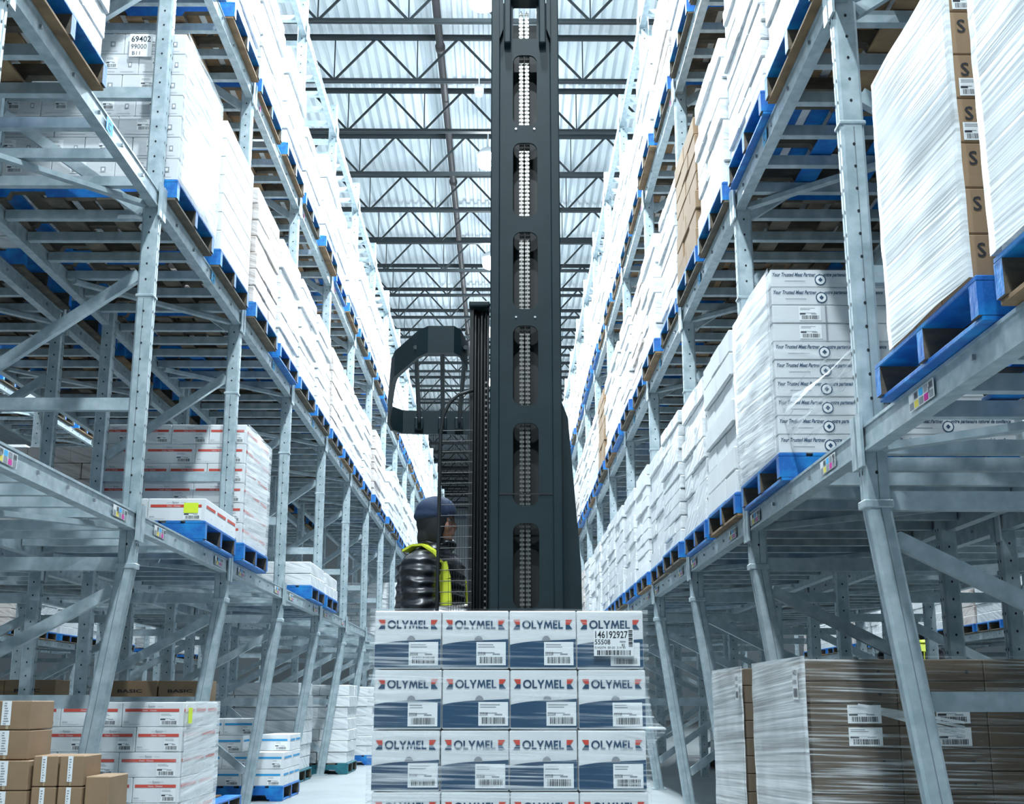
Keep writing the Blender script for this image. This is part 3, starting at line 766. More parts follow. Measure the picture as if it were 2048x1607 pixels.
# grey cartons with small print, middle shelf
def grey_carton(w_, d_, hh, seed):
    b = MB(); f = front(b, w_, d_); f.label(0.30 * w_, 0.55 * w_, 0.30 * hh, 0.86 * hh, 1, seed); ch = [('shipping_label', b.mesh('shipping_label'))]
    b = MB(); f = front(b, w_, d_); f.rect(0.1 * w_, 0.5 * w_, 0.12 * hh, 0.14 * hh, 'grey_print', 1); f.rect(0.62 * w_, 0.9 * w_, 0.12 * hh, 0.135 * hh, 'grey_print', 1)
    f.rect(0.78 * w_, 0.86 * w_, 0.35 * hh, 0.6 * hh, 'grey_print', 1); f.rect(0.80 * w_, 0.84 * w_, 0.41 * hh, 0.54 * hh, 'white_print', 2)
    s2 = side_pos(b, w_, d_); s2.rect(0.2 * d_, 0.5 * d_, 0.3 * hh, 0.6 * hh, 'grey_print', 1); s2.rect(0.22 * d_, 0.48 * d_, 0.34 * hh, 0.56 * hh, 'white_print', 2)
    ch.append(('printed_marks', b.mesh('printed_marks')))
    return Carton(w_, d_, hh, 'grey_card', ch)
GREY = ((grey_carton(0.40, 0.333, 0.145, 11), 3, 3), (grey_carton(0.30, 0.50, 0.145, 12), 4, 2))
x, y, z = bay_xyz('L', 1, 0, 1)
stack(GREY, x + 0.6, y - 0.5, z + PH, 7, -1, 'pale grey carton with small label', 'middle shelf', 'grey cartons on the middle shelf')
m = skin_mesh(1.218, 1.018, 7 * 0.145, 'film_faint', 5, mside='film_soft')
tag(put('stretch_film', m, None, (x, y, z + PH)), 'torn clear film round the pale grey cartons on the middle shelf', 'stretch film')
b = MB(); p = Print(b, (0, 0, 0), (1, 0, 0), eps=0.001); p.rect(0, 0.145, 0, 0.16, 'white_print', 1); p.text('69402', 0.01, 0.105, 0.04, 'black_print', 2, width=0.125, bold=0.01); p.text('99000', 0.01, 0.055, 0.034, 'black_print', 2, width=0.10); p.text('B11', 0.02, 0.012, 0.026, 'black_print', 2, width=0.05)
tag(put('pallet_tag', b.mesh('pallet_tag'), None, (x + 0.24, y - 0.521, z + PH + 0.84)), 'white numbered paper tag on the top pale grey cartons', 'tag')
def plain_carton(w_, d_, hh, mt='white_card', seed=1):
    b = MB(); f = front(b, w_, d_); f.label(0.68 * w_, 0.9 * w_, 0.3 * hh, 0.8 * hh, 1, seed)
    return Carton(w_, d_, hh, mt, [('shipping_label', b.mesh('shipping_label'))])
PLAIN = ((plain_carton(0.40, 0.333, 0.145, seed=21), 3, 3), (plain_carton(0.30, 0.50, 0.145, seed=22), 4, 2))
x, y, z = bay_xyz('L', 1, 1, 1)
stack(PLAIN, x + 0.6, y - 0.5, z + PH, 7, -1, 'plain white carton', 'behind grey cartons', 'plain white cartons')
# floor, operator side: red-striped load
fx, fy = -2.08 - 0.61, 8.92
pallet('blue', (fx, fy, 0), 'on the floor under the red-striped cartons', True)
stack(RED, fx + 0.6, fy - 0.5, PH, 5, -1, 'white carton with red stripe', 'floor load', 'red-striped cartons')
m = skin_mesh(1.218, 1.018, 5 * h_ + 0.005, 'film_faint', 8, mside='film_soft')
tag(put('stretch_film', m, None, (fx, fy, PH)), 'clear film round the red-striped carton load on the floor', 'stretch film')
b = MB(); b.box(0, 0.0012, 0, 0.1, 0, 0.1, 'yellow_tag')
tag(put('stick_note', b.mesh('stick_note'), None, (fx + 0.622, fy - 0.45, PH + 4 * h_ + 0.02)), 'yellow note on the wrapped red-striped floor load', 'note')
# floor: blue-striped load, stepped
BLU = ((striped(0.40, 0.333, h_, 'blue_print', 31, 1), 3, 3), (striped(0.30, 0.50, h_, 'blue_print', 32, 1), 4, 2))
fx, fy = -2.12 - 0.61, 13.1
pallet('allblue', (fx, fy, 0), 'on the floor under the blue-striped cartons', True)
stack(BLU, fx + 0.6, fy - 0.5, PH, 4, -1, 'white carton with blue stripe', 'floor load', 'blue-striped cartons', keep=lambda r_, i, j: not (r_ == 3 and i == 0) and not (r_ == 2 and i == 0 and j == 0))
# further white loads on the floor
for q, (lx, ly, idx, pk, hh) in enumerate(((-3.0, 15.75, 3, 'teal', ''), (-2.66, 17.68, 0, 'teal', ''), (-2.58, 20.15, 0, 'allblue', ''), (-2.6, 22.65, 4, 'blue', ''))):
    wh = '%s white load on the floor behind the blue-striped cartons' % ORD[q + 1]
    pallet(pk, (lx, ly, 0), 'under ' + wh.replace('the floor', 'floor').replace('the blue', 'blue'), True)
    me, desc, H, cm = LOADS[idx]
    t = put('wrapped_load', me, None, (lx, ly, PH)); tag(t, 'stretch-wrapped ' + wh, 'pallet load', 'stretch-wrapped pallet loads')
# small brown cartons, bottom corner
def brown_small(w_, d_, hh, seed):
    b = MB(); f = front(b, w_, d_); f.rect(0.36 * w_, 0.56 * w_, 0.02, hh - 0.003, 'white_print', 2)
    r = random.Random(seed)
    for q in range(9): f.rect((0.40 + 0.02 * r.random()) * w_, (0.45 + 0.08 * r.random()) * w_, 0.024 + 0.0115 * q, 0.029 + 0.0115 * q, 'grey_print', 3)
    ch = [('paper_strip', b.mesh('paper_strip'))]
    b = MB(); f = front(b, w_, d_); f.rect(0.47 * w_, 0.53 * w_, 0.003, hh - 0.004, 'tape', 1); ch.append(('packing_tape', b.mesh('packing_tape')))
    return Carton(w_, d_, hh, 'brown_card', ch)
BS = brown_small(0.215, 0.30, 0.132, 41)
BT = brown_small(0.114, 0.26, 0.137, 42)
BU = brown_small(0.112, 0.30, 0.152, 43)
pallet('wood', (-2.50, 6.46, 0), 'on the floor under the small brown cartons', True)
yb = 5.97
for q in range(6):
    BS.place(-2.29 + (0.02 if q < 4 else 0), yb + 0.15 - (0.03 if q < 4 else 0), PH + q * 0.133, 'small brown carton with paper strip, %s, tall column of floor pile' % ('top' if q == 5 else ORD[6 - q] + ' from top'), 'small brown cartons')
for q in range(4):
    for c_, xx in enumerate((-2.10, -1.983)):
        BT.place(xx, yb + 0.13 + 0.01 * c_, PH + q * 0.138, 'narrow brown carton with paper strip, %s, %s column of floor pile' % ('top' if q == 3 else ORD[4 - q] + ' from top', ('inner', 'outer')[c_]), 'small brown cartons')
for q in range(3):
    Carton.place(BU, -1.866, yb + 0.18, PH + q * 0.153, 'plain brown carton, %s, aisle edge column of floor pile' % ('top' if q == 2 else ORD[3 - q] + ' from top'), 'small brown cartons', pick=[])
# brown cartons standing on the floor of the row behind
def lettered_brown(w_, d_, hh):
    b = MB(); f = front(b, w_, d_); f.text('BASIC', 0.2 * w_, 0.6 * hh, 0.1 * hh, 'black_print', 1, width=0.5 * w_, bold=0.02)
    ch = [('lettering', b.mesh('lettering'))]
    b = MB(); f = front(b, w_, d_); f.label(0.72 * w_, 0.95 * w_, 0.1 * hh, 0.45 * hh, 1, 51); ch.append(('shipping_label', b.mesh('shipping_label')))
    return Carton(w_, d_, hh, 'brown_card', ch)
LB = lettered_brown(0.40, 0.333, 0.24)
bx = -XL - DEP['L'] - FL['L']
pallet('wood', (bx - 0.66, 10.5, 0), 'under lettered brown cartons, operator-side back row', True)
for r_ in range(4):
    for i in range(3):
        LB.place(bx - 0.16 - 0.4 * i, 10.2, PH + 0.24 * r_, 'brown lettered carton, %s, %s column, behind the operator-side rack' % ('top row' if r_ == 3 else ORD[4 - r_] + ' row down', ORD[i + 1]), 'lettered brown cartons')

pallet('wood', (-2.90, 10.95, 0), 'under brown cartons behind red-striped floor load', True)
for r_ in range(4):
    for i in range(2):
        LB.place(-2.62 - 0.41 * i, 10.65, PH + 0.24 * r_, 'brown lettered carton, %s, %s column, behind red-striped floor load' % ('top row' if r_ == 3 else ORD[4 - r_] + ' row down', ORD[i + 1]), 'lettered brown cartons')

# ---- cartons: opposite rack
def script_carton(w_, d_, hh, kind, seed):
    ch = []
    b = MB(); f = front(b, w_, d_)
    if kind == 0:
        f.text('Your Trusted Meat Partner   •   votre partenaire naturel de confiance', 0.02 * w_, 0.60 * hh, 0.20 * hh, 'navy_print', 1, width=0.94 * w_, bold=0.025)
        f.rect(0.12 * w_, 0.3 * w_, 0.32 * hh, 0.35 * hh, 'grey_print', 1); f.rect(0.0, w_, 0.93 * hh, 0.945 * hh, 'grey_print', 1)
        cu, cv = 0.43 * w_, 0.40 * hh
        ring = [(cu + 0.030 * math.cos(a), cv + 0.030 * math.sin(a)) for a in [2 * math.pi * q / 16 for q in range(16)]]
        f.poly(ring, 'navy_print', 2); f.poly([(cu + 0.8 * (a - cu), cv + 0.8 * (c - cv)) for a, c in ring], 'white_print', 3); f.poly([(cu, cv - 0.013), (cu + 0.012, cv), (cu, cv + 0.013), (cu - 0.012, cv)], 'navy_print', 4)
    ch.append(('lettering', b.mesh('lettering'))) if kind == 0 else None
    b = MB(); f = front(b, w_, d_)
    if kind == 1:
        f.label(0.23 * w_, 0.42 * w_, 0.14 * hh, 0.9 * hh, 1, seed); f.rect(0.455 * w_, 0.47 * w_, 0.0, hh, 'grey_print', 1); ch.append(('shipping_label', b.mesh('shipping_label')))
    if kind == 0:
        s2 = side_neg(b, w_, d_); s2.rect(0.1 * d_, 0.6 * d_, 0.5 * hh, 0.6 * hh, 'grey_print', 1); ch.append(('side_print', b.mesh('side_print')))
    return Carton(w_, d_, hh, 'grey_card', ch)
hh = 0.097
SC0 = script_carton(0.60, 0.333, hh, 0, 61); SC1 = script_carton(0.60, 0.333, hh, 1, 62)
x, y, z = bay_xyz('R', 0, 1, 0)
for r_ in range(10):
    c = SC1 if r_ in (6, 7) else SC0
    for i in range(2):
        for j in range(3):
            if i > 0 and j > 0: continue
            rr = 10 - r_
            pos = ('corner at the aisle' if i == 0 else '%s column from the aisle' % ORD[i + 1]) if j == 0 else 'aisle side, %s behind corner' % ORD[j]
            c.place(x - 0.6 + 0.3 + 0.6 * i + rnd.uniform(-0.001, 0.001), y - 0.5 + 0.167 + 0.334 * j - (rnd.uniform(0, 0.004) if j == 0 else 0), z + PH + r_ * hh, 'flat pale carton with %s, %s, %s' % ('printed slogan' if c is SC0 else 'barcode label', 'top row' if rr == 1 else ORD[rr] + ' row down', pos), 'flat slogan cartons')
m = skin_mesh(1.218, 1.018, 10 * hh, 'film_faint', 12, mside='film_soft')
tag(put('stretch_film', m, None, (x, y, z + PH)), 'clear film over the flat slogan cartons on the lowest shelf', 'stretch film')
b = MB(); ap = Vector((1.44, 4.945, 2.33)); yf = y - 0.535
ends = [(1.375, 2.47), (1.385, 2.40), (1.40, 2.33), (1.41, 2.27), (1.43, 2.21), (1.50, 2.16)]
for q in range(5):
    e0, e1 = ends[q], ends[q + 1]; k0 = ap + Vector((0, 0, 0.05 - 0.02 * q)); k1 = ap + Vector((0, 0, 0.035 - 0.02 * q)); pr = []
    for st in range(7):
        t_ = st / 6; sag = 0.02 * math.sin(math.pi * t_) * (1 if q % 2 else -1)
        pr.append((k0.lerp(Vector((e0[0], yf, e0[1])), t_) + Vector((sag, 0, -abs(sag))), k1.lerp(Vector((e1[0], yf, e1[1])), t_) + Vector((-sag, 0, -abs(sag)))))
    for st in range(6): b.face([pr[st][0], pr[st + 1][0], pr[st + 1][1], pr[st][1]], 'film_soft' if q in (1, 3) else 'film_clear')
tag(put('film_tail', b.mesh('film_tail')), 'tail of clear film stretched from the post across the flat slogan cartons', 'film tail')
# S cartons
def s_carton(w_, d_, hh, lab):
    b = MB(); f = front(b, w_, d_); f.text('S', 0.028, 0.50 * hh, 0.30 * hh, 'black_print', 1, bold=0.008); ch = [('lettering', b.mesh('lettering'))]
    if lab:
        b = MB(); f = front(b, w_, d_); f.label(0.018, 0.105, 0.04 * hh, 0.44 * hh, 2, 71); ch.append(('shipping_label', b.mesh('shipping_label')))
    return Carton(w_, d_, hh, 'brown_card', ch)
hs = 0.147
S0, S1 = s_carton(0.40, 0.25, hs, False), s_carton(0.40, 0.25, hs, True)
x, y, z = bay_xyz('R', -1, 1, 0); y -= 0.03
for r_ in range(7):
    c = S1 if r_ in (3, 4, 6) else S0
    for i in range(3):
        for j in range(3):
            if i > 0 and j > 0: continue
            rr = 7 - r_
            pos = ('corner at the aisle' if i == 0 else '%s column from the aisle' % ORD[i + 1]) if j == 0 else 'aisle side, %s behind corner' % ORD[j]
            c.place(x - 0.6 + 0.2 + 0.4 * i, y - 0.43 + 0.126 + 0.252 * j, z + PH + r_ * hs, 'brown carton printed with letter S, %s, %s' % ('top row' if rr == 1 else ORD[rr] + ' row down', pos), 'brown S cartons')
def half_film(W, D, H, mname, seed, sx, wrap=0.05, z0=0.004, amp=0.012):
    """film drawn down one long face and a little round its corners"""
    off = Vector((seed * 3.1, 0, 0)); b = MB(); per = []
    n1 = 4; n2 = 22
    for i in range(n1): per.append((sx * (-W / 2 + wrap * (1 - i / n1)), -D / 2))
    for i in range(n2 + 1): per.append((sx * -W / 2, -D / 2 + D * i / n2))
    for i in range(1, n1 + 1): per.append((sx * (-W / 2 + 0.5 * i / n1), D / 2))
    n = len(per); rings = 30
    for k in range(rings + 1):
        z = z0 + (H - z0) * k / rings
        for px, py in per:
            d = Vector((px / W, py / D, 0)); d.normalize()
            q = Vector((px, py, z)) + d * (amp * (0.5 + 0.5 * mnoise.noise(Vector((px * 3, py * 4, z * 9)) + off)) + 0.004)
            b.v.append(tuple(q))
    for k in range(rings):
        for i in range(n - 1): b.f.append((k * n + i, k * n + i + 1, (k + 1) * n + i + 1, (k + 1) * n + i)); b.m.append(mname)
    return b.mesh('stretch_film', True)
m = half_film(1.206, 0.77, 7 * hs, 'film_thick', 15, 1, wrap=0.012)
fo = put('stretch_film', m, None, (x, y - 0.052, z + PH)); tag(fo, 'milky film drawn over the brown S cartons beside the post', 'stretch film')
x, y, z = bay_xyz('R', -1, 0, 0)
me = load_mesh(7, 0.15, 'wrap_grey', 44)
tag(put('wrapped_load', me, None, (x, y - 0.02, z + PH + 0.001)), 'pale stretch-wrapped load cut by the frame edge before the brown S cartons', 'pallet load', 'stretch-wrapped pallet loads')
m = half_film(1.212, 1.03, 1.06, 'film_thick', 16, 1)
tag(put('stretch_film', m, None, (x, y - 0.02, z + PH + 0.001)), 'milky film over the load at the frame edge before the brown S cartons', 'stretch film')
# floor, opposite side: brown cartons under film
def flat_brown(w_, d_, hh, lab, seed):
    ch = []
    if lab:
        b = MB(); f = front(b, w_, d_); f.label(0.42 * w_, 0.80 * w_, 0.1 * hh, 0.92 * hh, 1, seed); ch.append(('shipping_label', b.mesh('shipping_label')))
    else:
        b = MB(); f = front(b, w_, d_); f.poly([(0.8 * w_ + 0.008 * math.cos(a), 0.4 * hh + 0.008 * math.sin(a)) for a in [q * math.pi / 4 for q in range(8)]], 'black_print', 1); ch.append(('vent_hole', b.mesh('vent_hole')))
    return Carton(w_, d_, hh, 'shaded_brown_card', ch)
hb = 0.098
FB2 = flat_brown(0.40, 0.33, hb, False, 83)
FB0, FB1 = flat_brown(0.40, 0.38, hb, False, 81), flat_brown(0.40, 0.38, hb, True, 82)
for ln, (fx, fy, nm) in enumerate(((1.37 + 0.61, 6.36, 'wrapped floor load'), (1.38 + 0.61, 7.90, 'second floor load'))):
    pallet('wood', (fx, fy, 0), 'on the floor under the %s brown cartons' % ('first' if ln == 0 else 'second'), True)
    for r_ in range(10):
        c = FB2 if ln == 1 else (FB1 if r_ in (6, 7) else FB0)
        for i in range(3):
            for j in range(3):
                if i > 0 and j > 0: continue
                if ln == 1 and i > 0: continue
                rr = 10 - r_
                pos = ('corner at the aisle' if i == 0 else '%s column from the aisle' % ORD[i + 1]) if j == 0 else 'aisle side, %s behind corner' % ORD[j]
                dj = 0.38 if ln == 0 else 0.333
                c.place(fx - 0.6 + 0.2 + 0.4 * i, fy - (0.57 if ln == 0 else 0.5) + dj * (j + 0.5), PH + r_ * hb, 'flat brown carton, %s, %s, %s' % ('top row' if rr == 1 else ORD[rr] + ' row down', pos, nm), 'flat brown cartons on the floor')
    if ln == 0:
        m = skin_mesh(1.216, 1.155, 10 * hb + 0.012, 'film_clear', 19, amp=0.012)
        fo = put('stretch_film', m, None, (fx, fy, PH)); tag(fo, 'clear shiny film round the first brown carton load on the floor', 'stretch film')
        m = half_film(1.245, 1.18, 10 * hb + 0.012, 'film_thick_l', 20, 1, wrap=0.01, amp=0.014); put('film_layer', m, fo, (0, 0, 0))
    else:
        m = half_film(1.222, 1.03, 10 * hb + 0.01, 'film_thick_l', 21, 1, wrap=0.004)
        fo = put('stretch_film', m, None, (fx, fy, PH)); tag(fo, 'milky film down the aisle side of the second brown floor load', 'stretch film')
    b = MB(); p = Print(b, (0, 0, 0), (0, -1, 0), eps=0.001); p.rect(0, 0.11, 0, 0.15, 'white_print', 1)
    p.bars(0.015, 0.095, 0.012, 0.05, 'black_print', 2, 5); p.text('S4021', 0.01, 0.11, 0.024, 'black_print', 2, width=0.085); p.text('81300', 0.01, 0.07, 0.02, 'black_print', 2, width=0.07)
    put('pallet_tag', b.mesh('pallet_tag'), fo, (-0.6 - 0.034, -0.40, 0.80))

b = MB(); p0, p1 = Vector((1.58, 5.735, 0.905)), Vector((2.05, 5.735, 0.78))
for q in range(4): b.bar(p0 + Vector((0, -0.003 * q, 0.004 * q)), p1 + Vector((0, -0.003 * q, 0.02 * q)), 0.004, 0.012, 'film_soft')
tag(put('film_tail', b.mesh('film_tail')), 'loose tail of clear film slanting across the first brown carton load', 'film tail')

# ------------------------------------------------------------------ pallet on the truck's forks: navy-waved cartons
OW, OD, OH = 0.2545, 0.40, 0.2175
OX0, OY0, OZ0 = -0.489, 4.80, 0.172
GL = {'L': [(0, 0), (.55, 0), (.55, .17), (.19, .17), (.19, 1), (0, 1)],
      'Y': [(.29, 0), (.48, 0), (.48, .42), (.80, 1), (.59, 1), (.385, .6), (.18, 1), (-.03, 1), (.29, .42)],
      'M': [(0, 0), (.17, 0), (.25, .64), (.46, .08), (.54, .08), (.75, .64), (.83, 0), (1, 0), (.86, 1), (.70, 1), (.5, .44), (.30, 1), (.14, 1)],
      'E': [(0, 0), (.53, 0), (.53, .17), (.19, .17), (.19, .42), (.48, .42), (.48, .59), (.19, .59), (.19, .83), (.53, .83), (.53, 1), (0, 1)]}
def brand_word(f, u, v, wd, ht):
    """OLYMEL in heavy capitals"""
    x = 0.0; sx = wd / 4.72
    for ch, adv in zip('OLYMEL', (1.08, .60, .84, 1.07, .62, .5)):
        if ch == 'O':
            for q in range(20):
                a0, a1 = 2 * math.pi * q / 20, 2 * math.pi * (q + 1) / 20
                f.poly([(u + (x + .5 + r_ * math.cos(a)) * sx, v + (.5 + k_ * math.sin(a)) * ht) for r_, k_, a in ((.5, .52, a0), (.5, .52, a1), (.31, .34, a1), (.31, .34, a0))], 'navy_print', 2)
        else: f.poly([(u + (x + px) * sx, v + py * ht) for px, py in GL[ch]], 'navy_print', 2)
        x += adv
def wave_carton():
    sets = []
    for vq in range(4):
        b = MB(); f = front(b, OW, OD)
        brand_word(f, 0.195 * OW, 0.685 * OH, 0.60 * OW, 0.14 * OH)
        for sd, u0 in ((-1, 0.06 * OW), (1, 0.84 * OW)):
            wd = 0.10 * OW; v0, v1 = 0.675 * OH, 0.835 * OH; vm = (v0 + v1) / 2
            if sd < 0:
                f.poly([(u0, v1), (u0 + wd * 0.45, vm), (u0 + wd, vm), (u0 + wd, v1)], 'red_print', 2); f.poly([(u0 + wd * 0.45, vm - 0.002), (u0, v0), (u0 + wd, v0), (u0 + wd, vm - 0.002)], 'navy_print', 2)
            else:
                f.poly([(u0, v1), (u0, vm), (u0 + wd * 0.55, vm), (u0 + wd, v1)], 'red_print', 2); f.poly([(u0, vm - 0.002), (u0, v0), (u0 + wd, v0), (u0 + wd * 0.55, vm - 0.002)], 'navy_print', 2)
        lt = b.mesh('lettering')
        b = MB(); f = front(b, OW, OD); top = []
        for q in range(13):
            u = q / 12; top.append((u * (OW - 0.006) + 0.003, OH * (0.41 + 0.11 * u ** 0.8 + 0.012 * math.sin(u * 5))))
        f.poly([(0.003, 0.03 * OH), (OW - 0.003, 0.03 * OH)] + top[::-1], 'navy_print', 1); wv = b.mesh('printed_wave')
        b = MB(); f = front(b, OW, OD); a0 = 0.55 * OW; f.poly([(a0 + 0.016 * math.cos(a), 0.475 * OH + 0.019 * math.sin(a)) for a in [math.pi * q / 8 for q in range(9)]], 'grey_print', 3); hd = b.mesh('hand_hole')
        b = MB(); f = front(b, OW, OD); r = random.Random(90 + vq); du, dv = r.uniform(-0.02, 0.02), r.uniform(-0.015, 0.015); f.label((0.52 + du) * OW, (0.955 + du) * OW, (0.06 + dv) * OH, (0.455 + dv) * OH, 4, 90 + vq, code='55508'); lb = b.mesh('shipping_label')
        sets.append([('lettering', lt), ('printed_wave', wv), ('hand_hole', hd), ('shipping_label', lb)])
    c = Carton(OW, OD, OH, 'white_card', sets[0]); return c, sets
OC, OSETS = wave_carton()
pallet('blue', (OX0 + 2 * OW, OY0 + 0.605, 0.03), 'on truck forks under lettered cartons', True, rz=0.0)
# the forks enter along the stringers: turn the pallet so that its short side faces the camera
bpy.context.view_layer.update()
pal = [o for o in COL.objects if o.get('label', '').endswith('under lettered cartons')][0]; pal.rotation_euler = (0, 0, R(90)); pal.location = (OX0 + 2 * OW, OY0 + 0.605, 0.03)
for r_ in range(5):
    for i in range(4):
        for j in range(3):
            if 0 < i < 3 and j > 0 and r_ < 4: continue
            rr = 5 - r_
            pos = ('%s column from the operator side' % ORD[i + 1]) if j == 0 else '%s column, %s row behind' % (ORD[i + 1], ORD[j])
            OC.place(OX0 + OW * (i + 0.5) + rnd.uniform(-0.001, 0.001) + 0.003 * (r_ % 2), OY0 + OD * (j + 0.5) - (rnd.uniform(0, 0.004) if j == 0 else 0), OZ0 + r_ * (OH + 0.002), 'white carton with navy wave and lettering, %s, %s' % ('top row' if rr == 1 else ORD[rr] + ' row down', pos), 'navy-waved lettered cartons', pick=OSETS[rnd.randrange(4)] if j == 0 else [])
m = skin_mesh(4 * OW + 0.022, 3 * OD + 0.014, 5 * (OH + 0.002) + 0.004, 'film_clear', 31, amp=0.007, pull=((1, 0.655, 0.028, 0.095), (-1, 0.655, 0.025, 0.08)), seg=0.035, rings=60)
fo = put('stretch_film', m, None, (OX0 + 2 * OW, OY0 + 1.5 * OD, OZ0)); tag(fo, 'clear shiny film round the navy-waved cartons on the truck forks', 'stretch film')
b = MB(); p = Print(b, (0, 0, 0), (1, 0, 0), eps=0.0008)
p.rect(0, 0.150, 0, 0.100, 'white_print', 1); p.text('146192927', 0.006, 0.066, 0.026, 'black_print', 2, width=0.122, bold=0.012); p.text('55508', 0.004, 0.043, 0.018, 'black_print', 2, width=0.058, bold=0.008)
p.bars(0.012, 0.138, 0.003, 0.021, 'black_print', 2, 7); p.text('5142074  00-20  214 90', 0.004, 0.027, 0.008, 'black_print', 2, width=0.115); p.text('82', 0.105, 0.036, 0.009, 'black_print', 2); p.rect(0.098, 0.12, 0.05, 0.055, 'grey_print', 2)
for q in range(12): p.rect(0.131, 0.146, 0.034 + 0.0052 * q, 0.034 + 0.0052 * q + 0.0022 + 0.001 * (q % 3), 'black_print', 2)
put('pallet_tag', b.mesh('pallet_tag'), fo, (0.318, -1.5 * OD - 0.024, 0.925))

# ------------------------------------------------------------------ reach truck
MX0, MX1, MY = -0.0745, 0.2985, 6.30
truck = thing('reach_truck', 'dark narrow-mast reach truck with raised steel mast carrying wrapped cartons', 'forklift', (0, MY, 0))
tm = MB()
T = lambda y: y - MY
MTOP = 4.80; CXm = (MX0 + MX1) / 2
# front plate with slots: rows of solid plate between slots, side rails, end bridges
slots = [(1.00, 1.385), (1.81, 1.90 - 0.0)]
slot_z = [(0.40, 0.83), (0.93 + 0.453 - 0.53 + 0.0, 0.0)]
SL = [(0.93 + a, 0.93 + b_) for a, b_ in ((-0.07, 0.355), (0.453, 0.880), (0.969, 1.399), (1.492, 1.924), (2.015, 2.447), (2.536, 2.963), (3.066, 3.489))]
SL = [(lo, hi) for lo, hi in SL]
hw = 0.066
def slot_plate(mb, y0, y1):
    # two side strips, and bridges whose ends carry rounded corners
    mb.box(MX0 + 0.045, CXm - hw, y0, y1, 0.25, MTOP - 0.06, 'mast_paint'); mb.box(CXm + hw, MX1 - 0.045, y0, y1, 0.25, MTOP - 0.06, 'mast_paint')
    edges = [0.25] + [v for sl in SL for v in sl] + [4.52]
    for k in range(0, len(edges), 2):
        lo, hi = edges[k], edges[k + 1]
        mb.box(CXm - hw, CXm + hw, y0, y1, lo, hi, 'mast_paint')
    rc = 0.045
    for lo, hi in SL:
        for sx_ in (-1, 1):
            for zc, sz in ((lo, 1), (hi, -1)):
                pts = [(CXm + sx_ * hw, zc)]
                for q in range(6):
                    a = math.pi / 2 * q / 5
                    pts.append((CXm + sx_ * (hw - rc + rc * math.sin(a)), zc + sz * (rc - rc * math.cos(a))))
                mb.prism(pts, lambda a, c: (a, y0, c), lambda a, c: (a, y1, c), 'mast_paint')
slot_plate(tm, 0.0, 0.014)
put('slotted_mast_plate', tm.mesh('slotted_mast_plate'), truck)
tm = MB()
for x0, x1, yy0 in ((MX0, MX0 + 0.05, -0.012), (MX1 - 0.05, MX1, -0.012)):
    tm.cbox(x0, x1, yy0, 0.20, 0.02, MTOP, 0.006, 'mast_paint')
put('mast_rails', tm.mesh('mast_rails'), truck)
tm = MB(); tm.box(MX0 + 0.05, MX1 - 0.05, 0.165, 0.18, 0.02, MTOP - 0.1, 'mast_dark'); put('mast_back_plate', tm.mesh('mast_back_plate'), truck)
tm = MB()   # head of the mast: notched crosshead
for x0, x1 in ((CXm - 0.115, CXm - 0.078), (CXm + 0.078, CXm + 0.115)): tm.cbox(x0, x1, -0.05, 0.02, 4.47, 4.79, 0.006, 'mast_paint')
tm.cbox(CXm - 0.115, CXm + 0.115, -0.045, 0.06, 4.74, 4.80, 0.006, 'mast_paint')
for sx_ in (-1, 1): tm.prism([(CXm + sx_ * 0.14, 4.50), (CXm + sx_ * 0.12, 4.56), (CXm + sx_ * 0.12, 4.80), (CXm + sx_ * 0.14, 4.80)], lambda a, c: (a, -0.04, c), lambda a, c: (a, 0.0, c), 'mast_paint')
put('mast_head', tm.mesh('mast_head'), truck)
tm = MB()
for side in (-1, 1):
    z = 0.5; q = 0
    while z < 4.72:
        for w_ in range(3):
            xx = CXm - 0.004 + side * 0.0155 + (w_ - 1) * 0.0075
            tm.box(xx - 0.0022, xx + 0.0022, 0.052, 0.064, z - 0.008 + (0.011 if w_ == 1 else 0), z + 0.010 + (0.011 if w_ == 1 else 0), 'chain_steel')
        tm.box(CXm - 0.004 + side * 0.0155 - 0.0125, CXm - 0.004 + side * 0.0155 + 0.0125, 0.050, 0.058, z - 0.004, z + 0.004, 'chain_steel'); z += 0.0232
put('lift_chain', tm.mesh('lift_chain'), truck)
for xx, zz in ((CXm - 0.05, 3.975), (CXm + 0.05, 3.975), (CXm - 0.05, 2.9), (CXm + 0.05, 2.9)):
    tm = MB(); tm.tube([(xx, -0.004, zz), (xx, 0.004, zz)], 0.006, 'steel', 8); put('bolt', tm.mesh('bolt'), truck)
tm = MB(); tm.box(MX0 + 0.03, MX1 - 0.03, -0.004, 0.0, 1.955, 1.962, 'mast_dark'); put('seam_strip', tm.mesh('seam_strip'), truck)
# hose column beside the mast
hc = put('hose_column', (lambda b: (b.box(-0.185, -0.165, 0.15, 0.26, 0.3, 3.0, 'mast_dark'), b.box(-0.185, -0.085, 0.255, 0.27, 0.3, 3.0, 'mast_dark'), b.cbox(-0.19, -0.078, 0.12, 0.27, 3.0, 3.03, 0.006, 'mast_paint'), b.mesh('hose_column'))[-1])(MB()), truck)
for k in range(5):
    tm = MB(); xx = -0.155 + 0.017 * k; rr_ = (0.0075, 0.006, 0.007, 0.006, 0.0075)[k]
    tm.tube([(xx, 0.165 + 0.02 * (k % 2), 0.4), (xx, 0.165 + 0.02 * (k % 2), 2.95), (xx, 0.19 + 0.02 * (k % 2), 2.99)], rr_, 'black_rubber', 8); put('hose', tm.mesh('hose', True), hc)
tm = MB(); z = 0.5
while z < 2.6:
    tm.box(-0.1015, -0.0915, 0.140, 0.150, z - 0.005, z + 0.005, 'chain_steel'); z += 0.032
put('cable_chain', tm.mesh('cable_chain'), hc)
